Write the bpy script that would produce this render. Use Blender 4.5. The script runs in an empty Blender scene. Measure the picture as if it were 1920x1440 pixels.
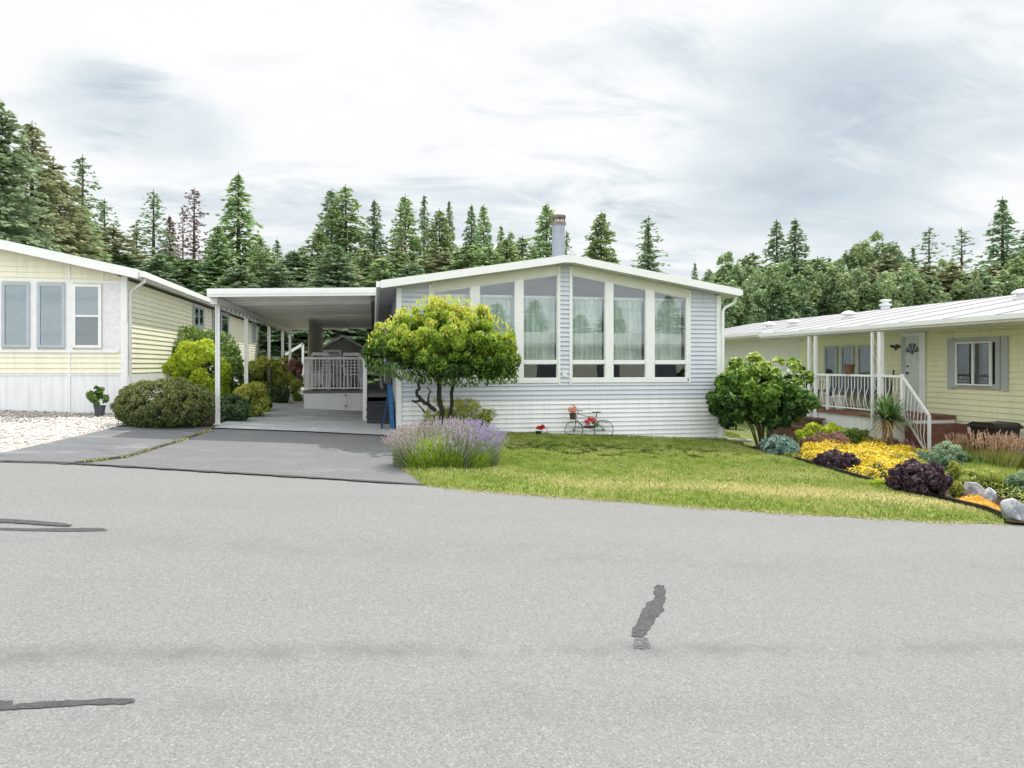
import bpy, bmesh, math, random
import numpy as np
from mathutils import Vector, Matrix
R = math.radians
SC = bpy.context.scene
COL = SC.collection
# ------------------------------------------------------------------ camera
F = 1280.0; UC = 960.0; VH = 684.0; YAW = math.atan(260/1280.0); EYE = 1.6
cam = bpy.data.cameras.new('camera'); camo = bpy.data.objects.new('camera', cam); COL.objects.link(camo)
cam.sensor_width = 36; cam.lens = 24.0; cam.shift_y = -36/1920.0
cam.clip_start = 0.1; cam.clip_end = 2000
camo.location = (0, 0, EYE); camo.rotation_euler = (R(90), 0, -YAW)
SC.camera = camo
# ------------------------------------------------------------------ light
SUN_DIR = Vector((0.36, 0.52, 0.84)).normalized()       # towards the sun
el = math.asin(SUN_DIR.z); az = math.atan2(SUN_DIR.x, SUN_DIR.y)
sun = bpy.data.lights.new('sun', 'SUN'); sun.energy = 4.0; sun.angle = R(0.8); sun.color = (1.0, 0.95, 0.87)
suno = bpy.data.objects.new('sun', sun); COL.objects.link(suno)
suno.rotation_euler = SUN_DIR.to_track_quat('Z', 'Y').to_euler(); suno.location = (0, 0, 30)
world = bpy.data.worlds.new('World'); SC.world = world; world.use_nodes = True
wt = world.node_tree; wt.nodes.clear(); WN = wt.nodes.new; WL = wt.links.new
def wmath(op, a, b=None, c=None, clamp=False):
    n = WN('ShaderNodeMath'); n.operation = op; n.use_clamp = clamp
    for i, x in enumerate((a, b, c)):
        if x is None: continue
        if isinstance(x, (int, float)): n.inputs[i].default_value = x
        else: WL(x, n.inputs[i])
    return n.outputs[0]
sky = WN('ShaderNodeTexSky'); sky.sky_type = 'NISHITA'; sky.sun_disc = False
sky.sun_elevation = el; sky.sun_rotation = az; sky.air_density = 1.0; sky.dust_density = 1.0
tc = WN('ShaderNodeTexCoord'); sp = WN('ShaderNodeSeparateXYZ'); WL(tc.outputs['Generated'], sp.inputs[0])
zz = wmath('ADD', wmath('MAXIMUM', sp.outputs[2], 0.0), 0.22)
cx = wmath('DIVIDE', sp.outputs[0], zz); cy = wmath('DIVIDE', sp.outputs[1], zz)
cb = WN('ShaderNodeCombineXYZ'); WL(cx, cb.inputs[0]); WL(cy, cb.inputs[1])
def wnoise(scale, detail, rough, dist, off):
    mp = WN('ShaderNodeMapping'); mp.inputs['Location'].default_value = off; WL(cb.outputs[0], mp.inputs[0])
    mp.inputs['Scale'].default_value = (0.8, 1.5, 1)
    n = WN('ShaderNodeTexNoise'); n.inputs['Scale'].default_value = scale; n.inputs['Detail'].default_value = detail
    n.inputs['Roughness'].default_value = rough; n.inputs['Distortion'].default_value = dist
    WL(mp.outputs[0], n.inputs['Vector']); return n.outputs['Fac']
n1 = wnoise(0.9, 7, 0.55, 0.5, (3.1, 1.7, 0)); n2 = wnoise(3.0, 9, 0.64, 0.6, (7.3, 2.2, 0)); n3 = wnoise(0.5, 3, 0.5, 0.2, (0.4, 9.2, 0))
def wramp(f, stops):
    r = WN('ShaderNodeValToRGB'); e = r.color_ramp.elements
    while len(e) > 1: e.remove(e[-1])
    e[0].position = stops[0][0]; e[0].color = (*stops[0][1], 1)
    for p, c in stops[1:]:
        x = e.new(p); x.color = (*c, 1)
    WL(f, r.inputs[0]); return r.outputs[0]
# two dark banks of cloud where the photograph has them, ragged by the same noise
def bank(d, width, amount):
    vv = Vector(d).normalized()
    dp = WN('ShaderNodeVectorMath'); dp.operation = 'DOT_PRODUCT'; WL(tc.outputs['Generated'], dp.inputs[0]); dp.inputs[1].default_value = vv
    a = wmath('SUBTRACT', 1.0, dp.outputs['Value'])
    a = wmath('ADD', a, wmath('MULTIPLY', wmath('SUBTRACT', n2, 0.5), width*4.0))
    return wmath('MULTIPLY', wmath('SUBTRACT', 1.0, wmath('DIVIDE', a, width), clamp=True), amount)
def dirpx(u, v):
    f = Vector((math.sin(YAW), math.cos(YAW), 0)); r = Vector((math.cos(YAW), -math.sin(YAW), 0))
    return f + r*((u-UC)/F) + Vector((0, 0, (VH-v)/F))
dens = wmath('ADD', wmath('MULTIPLY', n1, 0.46), wmath('MULTIPLY', n2, 0.64))
dens = wmath('ADD', dens, wmath('SUBTRACT', wmath('MULTIPLY', n3, 0.13), 0.128))
for (u, v, w_, am) in ((190, 185, .003, .10), (250, 212, .0025, .10), (320, 228, .0025, .10), (395, 240, .0018, .08), (110, 165, .003, .06), (60, 120, .008, .03), (1780, 150, .045, .055), (1480, 290, .018, .05), (1600, 210, .03, .035), (520, 330, .006, .03)):
    dens = wmath('ADD', dens, bank(dirpx(u, v), w_, am))
cloud = wramp(dens, [(0.38, (.97, .98, .985)), (0.485, (.93, .95, .965)), (0.535, (.82, .87, .90)), (0.60, (.69, .76, .815)), (0.69, (.52, .61, .69)), (0.84, (.40, .49, .57))])
# unseen sky behind the camera and overhead is brightened to add fill light
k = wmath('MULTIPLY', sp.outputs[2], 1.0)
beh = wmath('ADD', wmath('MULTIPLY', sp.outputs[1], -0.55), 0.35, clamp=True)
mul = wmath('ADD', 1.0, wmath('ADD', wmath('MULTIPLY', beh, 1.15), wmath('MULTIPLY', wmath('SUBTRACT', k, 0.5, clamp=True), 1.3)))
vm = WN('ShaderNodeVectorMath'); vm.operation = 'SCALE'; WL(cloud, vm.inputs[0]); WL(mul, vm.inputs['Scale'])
b1 = WN('ShaderNodeBackground'); WL(sky.outputs[0], b1.inputs[0]); b1.inputs[1].default_value = 0.09
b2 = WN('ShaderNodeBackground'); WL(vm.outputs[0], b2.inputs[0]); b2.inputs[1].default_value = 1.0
mx = WN('ShaderNodeMixShader')
gap = wramp(n2, [(0.30, (.90, .90, .90)), (0.40, (1, 1, 1))])
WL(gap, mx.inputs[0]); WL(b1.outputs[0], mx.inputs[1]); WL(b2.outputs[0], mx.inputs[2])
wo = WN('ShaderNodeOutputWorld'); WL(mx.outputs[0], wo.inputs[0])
SC.view_settings.view_transform = 'Standard'; SC.view_settings.look = 'None'
SC.view_settings.exposure = 0.04; SC.view_settings.gamma = 1.0
SC.cycles.max_bounces = 10; SC.cycles.diffuse_bounces = 8; SC.cycles.transparent_max_bounces = 12; SC.cycles.use_denoising = True
# ------------------------------------------------------------------ where things stand
FW = Vector((math.sin(YAW), math.cos(YAW), 0)); RT = Vector((math.cos(YAW), -math.sin(YAW), 0))
CAM = Vector((0, 0, EYE))
def gz(x, y):
    return -0.05*max(-30, min(30, x)) + 0.015*max(-25, min(60, y))
def ray(u, v): return FW + RT*((u-UC)/F) + Vector((0, 0, (VH-v)/F))
def PG(u, v):
    d = ray(u, v); t = -EYE/(d.z + 0.05*d.x - 0.015*d.y)
    return Vector((d.x*t, d.y*t, EYE + d.z*t))
def PY(u, v, Y):
    d = ray(u, v); t = Y/d.y; return Vector((d.x*t, Y, EYE + d.z*t))
def PX(u, v, X):
    d = ray(u, v); t = X/d.x; return Vector((X, d.y*t, EYE + d.z*t))
def dep(x, y): return x*FW.x + y*FW.y
def xy(u, Y):
    p = PY(u, 700, Y); return p.x
# ------------------------------------------------------------------ materials
MC = {}
class NT:
    def __init__(s, name):
        s.m = bpy.data.materials.new(name); s.m.use_nodes = True; s.t = s.m.node_tree; s.t.nodes.clear()
        s.out = s.t.nodes.new('ShaderNodeOutputMaterial')
    def n(s, typ, **kw):
        x = s.t.nodes.new(typ)
        for k_, v_ in kw.items():
            if k_ in x.inputs: s.set(x.inputs[k_], v_)
            else: setattr(x, k_, v_)
        return x
    def set(s, sock, v):
        if isinstance(v, bpy.types.NodeSocket): s.t.links.new(v, sock)
        elif hasattr(sock.default_value, '__len__') and not isinstance(v, (int, float)):
            sock.default_value = (*v, 1) if len(v) == 3 and len(sock.default_value) == 4 else v
        else: sock.default_value = v
    def coord(s): return s.n('ShaderNodeNewGeometry').outputs['Position']
    def objc(s): return s.n('ShaderNodeTexCoord').outputs['Object']
    def noise(s, vec, scale, detail=3, rough=.5, dist=0, col=False):
        x = s.n('ShaderNodeTexNoise', Vector=vec, Scale=scale, Detail=detail, Roughness=rough, Distortion=dist)
        return x.outputs['Color' if col else 'Fac']
    def ramp(s, f, stops, interp='LINEAR'):
        r = s.n('ShaderNodeValToRGB', Fac=f); r.color_ramp.interpolation = interp; e = r.color_ramp.elements
        while len(e) > 1: e.remove(e[-1])
        def c4(c): return (c, c, c, 1) if isinstance(c, (int, float)) else (*c, 1)
        e[0].position = stops[0][0]; e[0].color = c4(stops[0][1])
        for p, c in stops[1:]:
            x = e.new(p); x.color = c4(c)
        return r.outputs[0]
    def mix(s, f, a, b, mode='MIX'):
        x = s.n('ShaderNodeMix', data_type='RGBA', blend_type=mode)
        s.set(x.inputs[0], f); s.set(x.inputs[6], a); s.set(x.inputs[7], b); return x.outputs[2]
    def math(s, op, a, b=0.0, clamp=False):
        x = s.n('ShaderNodeMath', operation=op, use_clamp=clamp); s.set(x.inputs[0], a); s.set(x.inputs[1], b); return x.outputs[0]
    def bump(s, h, strength=.3, dist=.01):
        return s.n('ShaderNodeBump', Height=h, Strength=strength, Distance=dist).outputs[0]
    def pbr(s, col, rough=.6, spec=.5, metal=0, normal=None):
        b = s.n('ShaderNodeBsdfPrincipled'); s.set(b.inputs['Base Color'], col); s.set(b.inputs['Roughness'], rough)
        s.set(b.inputs['Specular IOR Level'], spec); s.set(b.inputs['Metallic'], metal)
        if normal is not None: s.set(b.inputs['Normal'], normal)
        return b.outputs[0]
    def done(s, sh): s.t.links.new(sh, s.out.inputs[0]); return s.m
def plain(name, col, rough=.5, metal=0, var=.06, scale=6, spec=.4):
    if name in MC: return MC[name]
    m = NT(name); c = m.coord(); f = m.noise(c, scale, 4, .6)
    lo = tuple(x*(1-var*1.6) for x in col); hi = tuple(min(1, x*(1+var)) for x in col)
    colr = m.ramp(f, [(.3, lo), (.7, hi)])
    MC[name] = m.done(m.pbr(colr, rough, spec, metal, m.bump(m.noise(c, scale*14, 2), .08, .004))); return MC[name]
def siding_mat(name, col, rough=.45, grime=(.35, .34, .30), base=None):
    m = NT(name); c = m.coord()
    f = m.noise(c, .8, 4, .6); streak = m.n('ShaderNodeMapping', Vector=c); streak.inputs['Scale'].default_value = (7, 7, .6)
    g = m.noise(streak.outputs[0], 1.5, 5, .65)
    colr = m.mix(m.math('MULTIPLY', m.ramp(g, [(.45, 0), (.8, 1)]), .26), m.ramp(f, [(.3, tuple(x*.95 for x in col)), (.7, col)]), grime)
    MC[name] = m.done(m.pbr(colr, rough, .35, 0, m.bump(m.noise(c, 3, 3), .12, .02))); return MC[name]
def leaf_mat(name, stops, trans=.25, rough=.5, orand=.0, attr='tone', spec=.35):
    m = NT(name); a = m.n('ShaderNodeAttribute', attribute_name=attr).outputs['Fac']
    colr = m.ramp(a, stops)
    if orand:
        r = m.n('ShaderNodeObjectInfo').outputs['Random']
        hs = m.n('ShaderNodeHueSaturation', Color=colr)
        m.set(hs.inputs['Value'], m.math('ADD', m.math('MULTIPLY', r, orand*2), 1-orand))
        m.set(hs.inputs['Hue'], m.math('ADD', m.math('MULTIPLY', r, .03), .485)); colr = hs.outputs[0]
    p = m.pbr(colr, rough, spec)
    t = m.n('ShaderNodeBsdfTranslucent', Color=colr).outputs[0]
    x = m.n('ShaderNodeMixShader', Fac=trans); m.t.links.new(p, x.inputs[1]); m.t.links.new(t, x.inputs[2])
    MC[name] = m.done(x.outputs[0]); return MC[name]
# ------------------------------------------------------------------ objects
ORG = {}
def tag(o, label=None, cat=None, group=None, kind=None):
    if label: o['label'] = label
    if cat: o['category'] = cat
    if group: o['group'] = group
    if kind: o['kind'] = kind
    return o
def thing(name, label, cat, loc, group=None):
    o = bpy.data.objects.new(name, None); o.empty_display_size = .2; COL.objects.link(o)
    o.location = loc; ORG[o.name] = Vector(loc); return tag(o, label, cat, group)
def link_mesh(name, me, mat, parent, org):
    mats = mat if isinstance(mat, (list, tuple)) else [mat]
    for m_ in mats: me.materials.append(m_)
    o = bpy.data.objects.new(name, me); COL.objects.link(o)
    if parent is not None: o.parent = parent
    else: o.location = org
    ORG[o.name] = Vector(org); return o
def org_of(parent, org):
    return ORG[parent.name] if parent is not None else Vector(org or (0, 0, 0))
class MB:
    def __init__(s): s.v = []; s.f = []; s.mi = []; s.sm = []; s.cur = 0
    def add(s, vs, fs, smooth=False):
        b = len(s.v); s.v += [tuple(x) for x in vs]; s.f += [tuple(b+i for i in f) for f in fs]
        s.mi += [s.cur]*len(fs); s.sm += [smooth]*len(fs); return s
    def box(s, x0, x1, y0, y1, z0, z1):
        return s.add([(x0,y0,z0),(x1,y0,z0),(x1,y1,z0),(x0,y1,z0),(x0,y0,z1),(x1,y0,z1),(x1,y1,z1),(x0,y1,z1)],
                     [(0,3,2,1),(4,5,6,7),(0,1,5,4),(1,2,6,5),(2,3,7,6),(3,0,4,7)])
    def bar(s, a, b, w, h=None, up=(0, 0, 1)):
        a = Vector(a); b = Vector(b); h = h or w; d = (b-a).normalized(); u = Vector(up)
        if abs(d.dot(u)) > .98: u = Vector((0, 1, 0))
        r = d.cross(u).normalized()*w/2; u = r.cross(d).normalized()*h/2
        return s.add([a-r-u, a+r-u, a+r+u, a-r+u, b-r-u, b+r-u, b+r+u, b-r+u],
                     [(0,1,2,3),(7,6,5,4),(0,4,5,1),(1,5,6,2),(2,6,7,3),(3,7,4,0)])
    def prism(s, poly, axis, a0, a1):
        n = len(poly)
        def P(p, a): return (p[0], a, p[1]) if axis == 'y' else ((a, p[0], p[1]) if axis == 'x' else (p[0], p[1], a))
        return s.add([P(p, a0) for p in poly]+[P(p, a1) for p in poly],
                     [tuple(range(n)), tuple(range(2*n-1, n-1, -1))]+[(i, (i+1) % n+0, (i+1) % n+n, i+n) for i in range(n)])
    def tube(s, pts, rad, sides=8, cap=True, closed=False):
        pts = [Vector(p) for p in pts]; n = len(pts)
        if isinstance(rad, (int, float)): rad = [rad]*n
        vs = []; prev = None
        for i, p in enumerate(pts):
            if closed: d = (pts[(i+1) % n]-pts[i-1])
            else: d = (pts[min(i+1, n-1)]-pts[max(i-1, 0)])
            d = d.normalized() if d.length > 1e-9 else Vector((0, 0, 1))
            if prev is None:
                u = Vector((0, 0, 1)) if abs(d.z) < .9 else Vector((1, 0, 0))
            else: u = prev
            r = d.cross(u); r = r.normalized() if r.length > 1e-6 else Vector((1, 0, 0)); u = r.cross(d).normalized(); prev = u
            for k_ in range(sides):
                a = 2*math.pi*k_/sides; vs.append(p+(r*math.cos(a)+u*math.sin(a))*rad[i])
        fs = []
        for i in range(n if closed else n-1):
            j = (i+1) % n
            for k_ in range(sides):
                l = (k_+1) % sides; fs.append((i*sides+k_, i*sides+l, j*sides+l, j*sides+k_))
        if cap and not closed: fs += [tuple(range(sides-1, -1, -1)), tuple((n-1)*sides+k_ for k_ in range(sides))]
        return s.add(vs, fs, True)
    def lathe(s, c, prof, sides=20):
        vs = []; n = len(prof)
        for r, z in prof:
            for k_ in range(sides):
                a = 2*math.pi*k_/sides; vs.append((c[0]+r*math.cos(a), c[1]+r*math.sin(a), c[2]+z))
        fs = [(i*sides+k_, i*sides+(k_+1) % sides, (i+1)*sides+(k_+1) % sides, (i+1)*sides+k_) for i in range(n-1) for k_ in range(sides)]
        fs += [tuple(range(sides-1, -1, -1)), tuple((n-1)*sides+k_ for k_ in range(sides))]
        return s.add(vs, fs, True)
    def build(s, name, mat, parent=None, org=None, bevel=0):
        o_ = org_of(parent, org); me = bpy.data.meshes.new(name)
        v = np.array(s.v, dtype=float)-np.array(o_)
        me.from_pydata(v.tolist(), [], s.f)
        me.polygons.foreach_set('material_index', s.mi); me.polygons.foreach_set('use_smooth', s.sm)
        me.update()
        if any(s.sm):
            try: me.set_sharp_from_angle(angle=R(40))
            except Exception: pass
        o = link_mesh(name, me, mat, parent, o_)
        if bevel:
            b = o.modifiers.new('bevel', 'BEVEL'); b.width = bevel; b.segments = 2; b.limit_method = 'ANGLE'
        return o
def cards_mesh(name, C, D, N, L, W, tone, fold=0.0):
    """rhombic leaves: centre C, long axis D, normal N, length L, width W"""
    n = len(C); D = D/np.linalg.norm(D, axis=1, keepdims=True)
    S = np.cross(D, N); S /= np.linalg.norm(S, axis=1, keepdims=True)+1e-9; NN = np.cross(S, D)
    L = np.broadcast_to(np.asarray(L, float), (n,))[:, None]; W = np.broadcast_to(np.asarray(W, float), (n,))[:, None]
    V = np.empty((n, 4, 3))
    V[:, 0] = C-D*L/2; V[:, 1] = C+S*W/2-D*L*.05+NN*W*fold; V[:, 2] = C+D*L/2; V[:, 3] = C-S*W/2-D*L*.05+NN*W*fold
    me = bpy.data.meshes.new(name); me.vertices.add(4*n); me.loops.add(4*n); me.polygons.add(n)
    me.vertices.foreach_set('co', V.ravel()); me.loops.foreach_set('vertex_index', np.arange(4*n))
    me.polygons.foreach_set('loop_start', np.arange(0, 4*n, 4)); 
    me.update(calc_edges=True)
    a = me.attributes.new('tone', 'FLOAT', 'POINT'); a.data.foreach_set('value', np.repeat(np.clip(tone, 0, 1), 4))
    return me
def rv(g, n): 
    v = g.normal(size=(n, 3)); return v/np.linalg.norm(v, axis=1, keepdims=True)
def blob_cards(g, semi, nclump, clump_r, nleaf, L, W, shell=(.6, .95), zmin=-.3, up=.3, tone_h=.35, noise=.5, droop=0, fold=.1, flat=1.0, nup=0.0):
    """leaves in clumps through an ellipsoid centred on the origin"""
    semi = np.array(semi); K = []
    while len(K) < nclump:
        d = rv(g, 1)[0]
        if d[2] < zmin: continue
        K.append(d*g.uniform(*shell))
    K = np.array(K)*semi; kr = clump_r*g.uniform(.65, 1.3, nclump); kt = g.uniform(-.5, .5, nclump)
    w = kr**2; idx = g.choice(nclump, nleaf, p=w/w.sum())
    d = rv(g, nleaf); out = K[idx]/semi; out /= np.linalg.norm(out, axis=1, keepdims=True)+1e-6
    d = d+out*.6+np.array([0, 0, up]); d /= np.linalg.norm(d, axis=1, keepdims=True)
    rr = kr[idx]*g.uniform(.55, 1.05, nleaf)
    C = K[idx]+d*rr[:, None]*np.array([1, 1, flat])
    N = d+rv(g, nleaf)*1.0+np.array([0, 0, nup]); T = np.cross(N, rv(g, nleaf)); T[:, 2] -= droop
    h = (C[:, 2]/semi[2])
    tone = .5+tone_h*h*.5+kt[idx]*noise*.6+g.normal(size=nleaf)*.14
    return C, T, N, L*g.uniform(.7, 1.3, nleaf), W*g.uniform(.7, 1.3, nleaf), tone, fold
def cards_obj(name, data, mat, parent, shift=(0, 0, 0), org=None):
    C, T, N, L, W, tone, fold = data
    o_ = org_of(parent, org); C = C+np.array(shift)-np.array(o_)
    me = cards_mesh(name, C, T, N, L, W, tone, fold); return link_mesh(name, me, mat, parent, o_)
def cat(*ds):
    return tuple(np.concatenate([np.broadcast_to(np.asarray(d[i], float), (len(d[0]),)) if np.ndim(d[i]) < 2 else d[i] for d in ds]) for i in range(6))+(ds[0][6],)
def copy_tree(o, loc=None, parent=None):
    c = o.copy(); COL.objects.link(c)
    if parent is not None: c.parent = parent
    if loc is not None: c.location = loc
    ORG[c.name] = Vector(loc) if loc is not None else ORG[o.name]
    for ch in o.children: copy_tree(ch, None, c)
    return c
def sheet(name, pts, mat, dz, kind='structure', sub=None, label=None):
    """a flat sheet following the ground; pts are (x, y)"""
    me = bpy.data.meshes.new(name); bm = bmesh.new()
    vs = [bm.verts.new((p[0], p[1], gz(p[0], p[1])+dz)) for p in pts]
    f = bm.faces.new(vs); bmesh.ops.triangulate(bm, faces=[f]); bmesh.ops.recalc_face_normals(bm, faces=bm.faces)
    for f in bm.faces:
        if f.normal.z < 0: f.normal_flip()
    bm.to_mesh(me); bm.free()
    o = link_mesh(name, me, mat, None, (0, 0, 0)); o['kind'] = kind
    if label: o['label'] = label
    return o
def inpoly(x, y, poly):
    c = np.zeros(np.shape(x), bool); n = len(poly); j = n-1
    for i in range(n):
        xi, yi = poly[i][:2]; xj, yj = poly[j][:2]
        t = ((yi > y) != (yj > y)) & (x < (xj-xi)*(y-yi)/(yj-yi+1e-12)+xi); c ^= t; j = i
    return c
def edge_dist(x, y, poly):
    d = np.full(np.shape(x), 1e9); n = len(poly)
    for i in range(n):
        ax, ay = poly[i][:2]; bx, by = poly[(i+1) % n][:2]
        t = np.clip(((x-ax)*(bx-ax)+(y-ay)*(by-ay))/((bx-ax)**2+(by-ay)**2+1e-12), 0, 1)
        d = np.minimum(d, np.hypot(x-ax-t*(bx-ax), y-ay-t*(by-ay)))
    return d
def smooth_poly(pts, it=2):
    for _ in range(it):
        q = []
        for i in range(len(pts)):
            a = pts[i]; b = pts[(i+1) % len(pts)]
            q += [(a[0]*.75+b[0]*.25, a[1]*.75+b[1]*.25), (a[0]*.25+b[0]*.75, a[1]*.25+b[1]*.75)]
        pts = q
    return pts
def g2(u, v): p = PG(u, v); return (p.x, p.y)
# ================================================================== SETTING
G = np.random.default_rng(7)
def asphalt(name, base, spec_n, var=.12, blotch=0, blue=1.0, tone=(1, 1, .985), bumpk=.5, wear=False):
    m = NT(name); c = m.coord()
    big = m.noise(c, .35, 5, .6, .6); mid = m.noise(c, 2.3, 4, .6)
    st = m.n('ShaderNodeMapping', Vector=c); st.inputs['Rotation'].default_value = (0, 0, R(29)); st.inputs['Scale'].default_value = (.12, 1.0, 1)
    trk = m.noise(st.outputs[0], 1.1, 4, .55)
    def sc(k): return tuple(base*k*t for t in tone)
    col = m.ramp(big, [(.3, sc(1-var)), (.7, sc(1+var*.6))])
    col = m.mix(.45, col, m.ramp(mid, [(.3, sc(.86)), (.7, sc(1.12))]))
    col = m.mix(.35, col, m.ramp(trk, [(.38, sc(.80)), (.55, sc(1.06))]))
    v = m.n('ShaderNodeTexVoronoi', Vector=c, Scale=spec_n); vc = m.n('ShaderNodeSeparateColor', Color=v.outputs['Color']).outputs[0]
    col = m.mix(.55, col, m.ramp(vc, [(0, sc(.40)), (.2, sc(.74)), (.5, sc(1.0)), (.86, sc(1.1)), (.96, sc(1.7)), (1, sc(2.1))]), 'MIX')
    v2 = m.n('ShaderNodeTexVoronoi', Vector=c, Scale=spec_n*.45); vc2 = m.n('ShaderNodeSeparateColor', Color=v2.outputs['Color']).outputs[1]
    col = m.mix(.18, col, m.ramp(vc2, [(0, sc(.35)), (.12, sc(.85)), (.85, sc(1.05)), (1, sc(1.6))]))
    if blotch:
        mp_ = m.n('ShaderNodeMapping', Vector=c); mp_.inputs['Scale'].default_value = (.6, 1.5, 1)
        col = m.mix(m.math('MULTIPLY', m.ramp(m.noise(mp_.outputs[0], 1.6, 6, .65, .5), [(.52, 0), (.60, 1)]), blotch), col, sc(1.65))
        col = m.mix(m.math('MULTIPLY', m.ramp(m.noise(mp_.outputs[0], 1.1, 6, .6, 1.2), [(.54, 0), (.66, 1)]), blotch), col, sc(.55))
    if wear:
        for (p0, p1, wd, am) in (((0, 1228), (1900, 1214), .16, .30), ((0, 1010), (1900, 1075), .5, .12), ((0, 1330), (1900, 1325), .22, .14)):
            a_, b_ = g2(*p0), g2(*p1); L_ = math.hypot(b_[0]-a_[0], b_[1]-a_[1]); nx_, ny_ = -(b_[1]-a_[1])/L_, (b_[0]-a_[0])/L_
            dt = m.n('ShaderNodeVectorMath', operation='DOT_PRODUCT'); m.set(dt.inputs[0], c); dt.inputs[1].default_value = (nx_, ny_, 0)
            dd = m.math('ABSOLUTE', m.math('SUBTRACT', m.math('ADD', dt.outputs['Value'], m.math('MULTIPLY', mid, .25)), nx_*a_[0]+ny_*a_[1]+.125))
            f_ = m.math('MULTIPLY', m.math('MULTIPLY', m.math('SUBTRACT', 1.0, m.math('DIVIDE', dd, wd), True), m.ramp(m.noise(c, 1.7, 5, .7), [(.40, 0), (.62, 1)])), am*1.6)
            col = m.mix(f_, col, sc(.45))
        grit = m.ramp(m.noise(c, 11, 6, .75), [(.66, 0), (.74, 1)]); col = m.mix(m.math('MULTIPLY', grit, .25), col, sc(.6))
    h = m.math('ADD', vc, m.noise(c, spec_n*.6, 3))
    return m.done(m.pbr(col, .85, .25, 0, m.bump(h, bumpk, .006)))
def g2(u, v): p = PG(u, v); return (p.x, p.y)
M_road = asphalt('road_asphalt', .216, 150, tone=(1.0, 1, .98), bumpk=.35, wear=True)
M_drive = asphalt('driveway_asphalt', .160, 110, .22, .18, tone=(.98, .99, 1.01), bumpk=.25)
M_pad = asphalt('pad_asphalt', .160, 110, .30, .55, tone=(.96, .99, 1.03), bumpk=.25)
M_slab = asphalt('carport_concrete', .44, 60, .30, .45, tone=(.97, 1, 1.0), bumpk=.1)
M_patch = asphalt('patch_tar', .075, 80, .10, tone=(1, 1, 1.01), bumpk=.35)
M_patch2 = asphalt('patch_tar_worn', .135, 80, .15, tone=(1, 1, 1.0), bumpk=.35)
for pm, lo, hi in ((M_patch, .60, .70), (M_patch2, .46, .60)):   # worn through to the road here and there
    t_ = pm.node_tree; out_ = [n_ for n_ in t_.nodes if n_.type == 'OUTPUT_MATERIAL'][0]; src = out_.inputs[0].links[0].from_socket
    ge = t_.nodes.new('ShaderNodeNewGeometry'); nz_ = t_.nodes.new('ShaderNodeTexNoise'); nz_.inputs['Scale'].default_value = 22; nz_.inputs['Detail'].default_value = 6; nz_.inputs['Roughness'].default_value = .75
    rp = t_.nodes.new('ShaderNodeMapRange'); rp.inputs['From Min'].default_value = lo; rp.inputs['From Max'].default_value = hi
    tr = t_.nodes.new('ShaderNodeBsdfTransparent'); mx_ = t_.nodes.new('ShaderNodeMixShader')
    t_.links.new(ge.outputs['Position'], nz_.inputs['Vector']); t_.links.new(nz_.outputs['Fac'], rp.inputs['Value']); t_.links.new(rp.outputs[0], mx_.inputs[0]); t_.links.new(src, mx_.inputs[1]); t_.links.new(tr.outputs[0], mx_.inputs[2]); t_.links.new(mx_.outputs[0], out_.inputs[0])
def soil_mat():
    m = NT('soil'); c = m.coord()
    col = m.ramp(m.noise(c, 9, 6, .7), [(.3, (.022, .015, .010)), (.6, (.06, .04, .027)), (.75, (.11, .085, .06))])
    return m.done(m.pbr(col, .95, .1, 0, m.bump(m.noise(c, 25, 5, .7), .8, .03)))
M_soil = soil_mat()
def groundm():
    m = NT('ground_grass'); c = m.coord()
    f = m.noise(c, .6, 5, .6); g = m.noise(c, 14, 4, .7)
    col = m.mix(.5, m.ramp(f, [(.35, (.12, .15, .05)), (.6, (.19, .22, .08)), (.75, (.27, .25, .13))]), m.ramp(g, [(.3, (.09, .12, .035)), (.7, (.25, .29, .10))]))
    return m.done(m.pbr(col, .9, .1, 0, m.bump(g, .6, .03)))
M_ground = groundm()
def lawnm():
    m = NT('lawn_turf'); c = m.coord(); dry = m.n('ShaderNodeAttribute', attribute_name='dry').outputs['Fac']
    f = m.noise(c, 1.1, 5, .65, .5); g = m.noise(c, 22, 4, .7)
    green = m.mix(.5, m.ramp(f, [(.35, (.13, .20, .03)), (.65, (.24, .29, .06))]), m.ramp(g, [(.3, (.08, .13, .02)), (.7, (.28, .35, .07))]))
    straw = m.ramp(g, [(.3, (.30, .25, .12)), (.7, (.55, .48, .26))])
    col = m.mix(m.ramp(m.math('ADD', dry, m.math('MULTIPLY', m.math('SUBTRACT', f, .5), .9)), [(.35, 0), (.62, 1)]), green, straw)
    return m.done(m.pbr(col, .9, .1, 0, m.bump(g, .5, .02)))
M_lawn = lawnm()
def gravelbase():
    m = NT('gravel_base'); c = m.coord()
    v = m.n('ShaderNodeTexVoronoi', Vector=c, Scale=26); vc = m.n('ShaderNodeSeparateColor', Color=v.outputs['Color']).outputs[0]
    col = m.ramp(vc, [(0, (.35, .31, .28)), (.5, (.55, .5, .46)), (1, (.74, .71, .68))])
    col = m.mix(m.ramp(v.outputs['Distance'], [(.4, 0), (.75, .8)]), col, (.16, .14, .12))
    return m.done(m.pbr(col, .9, .2, 0, m.bump(v.outputs['Distance'], .6, .02)))
M_gravelb = gravelbase()
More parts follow.
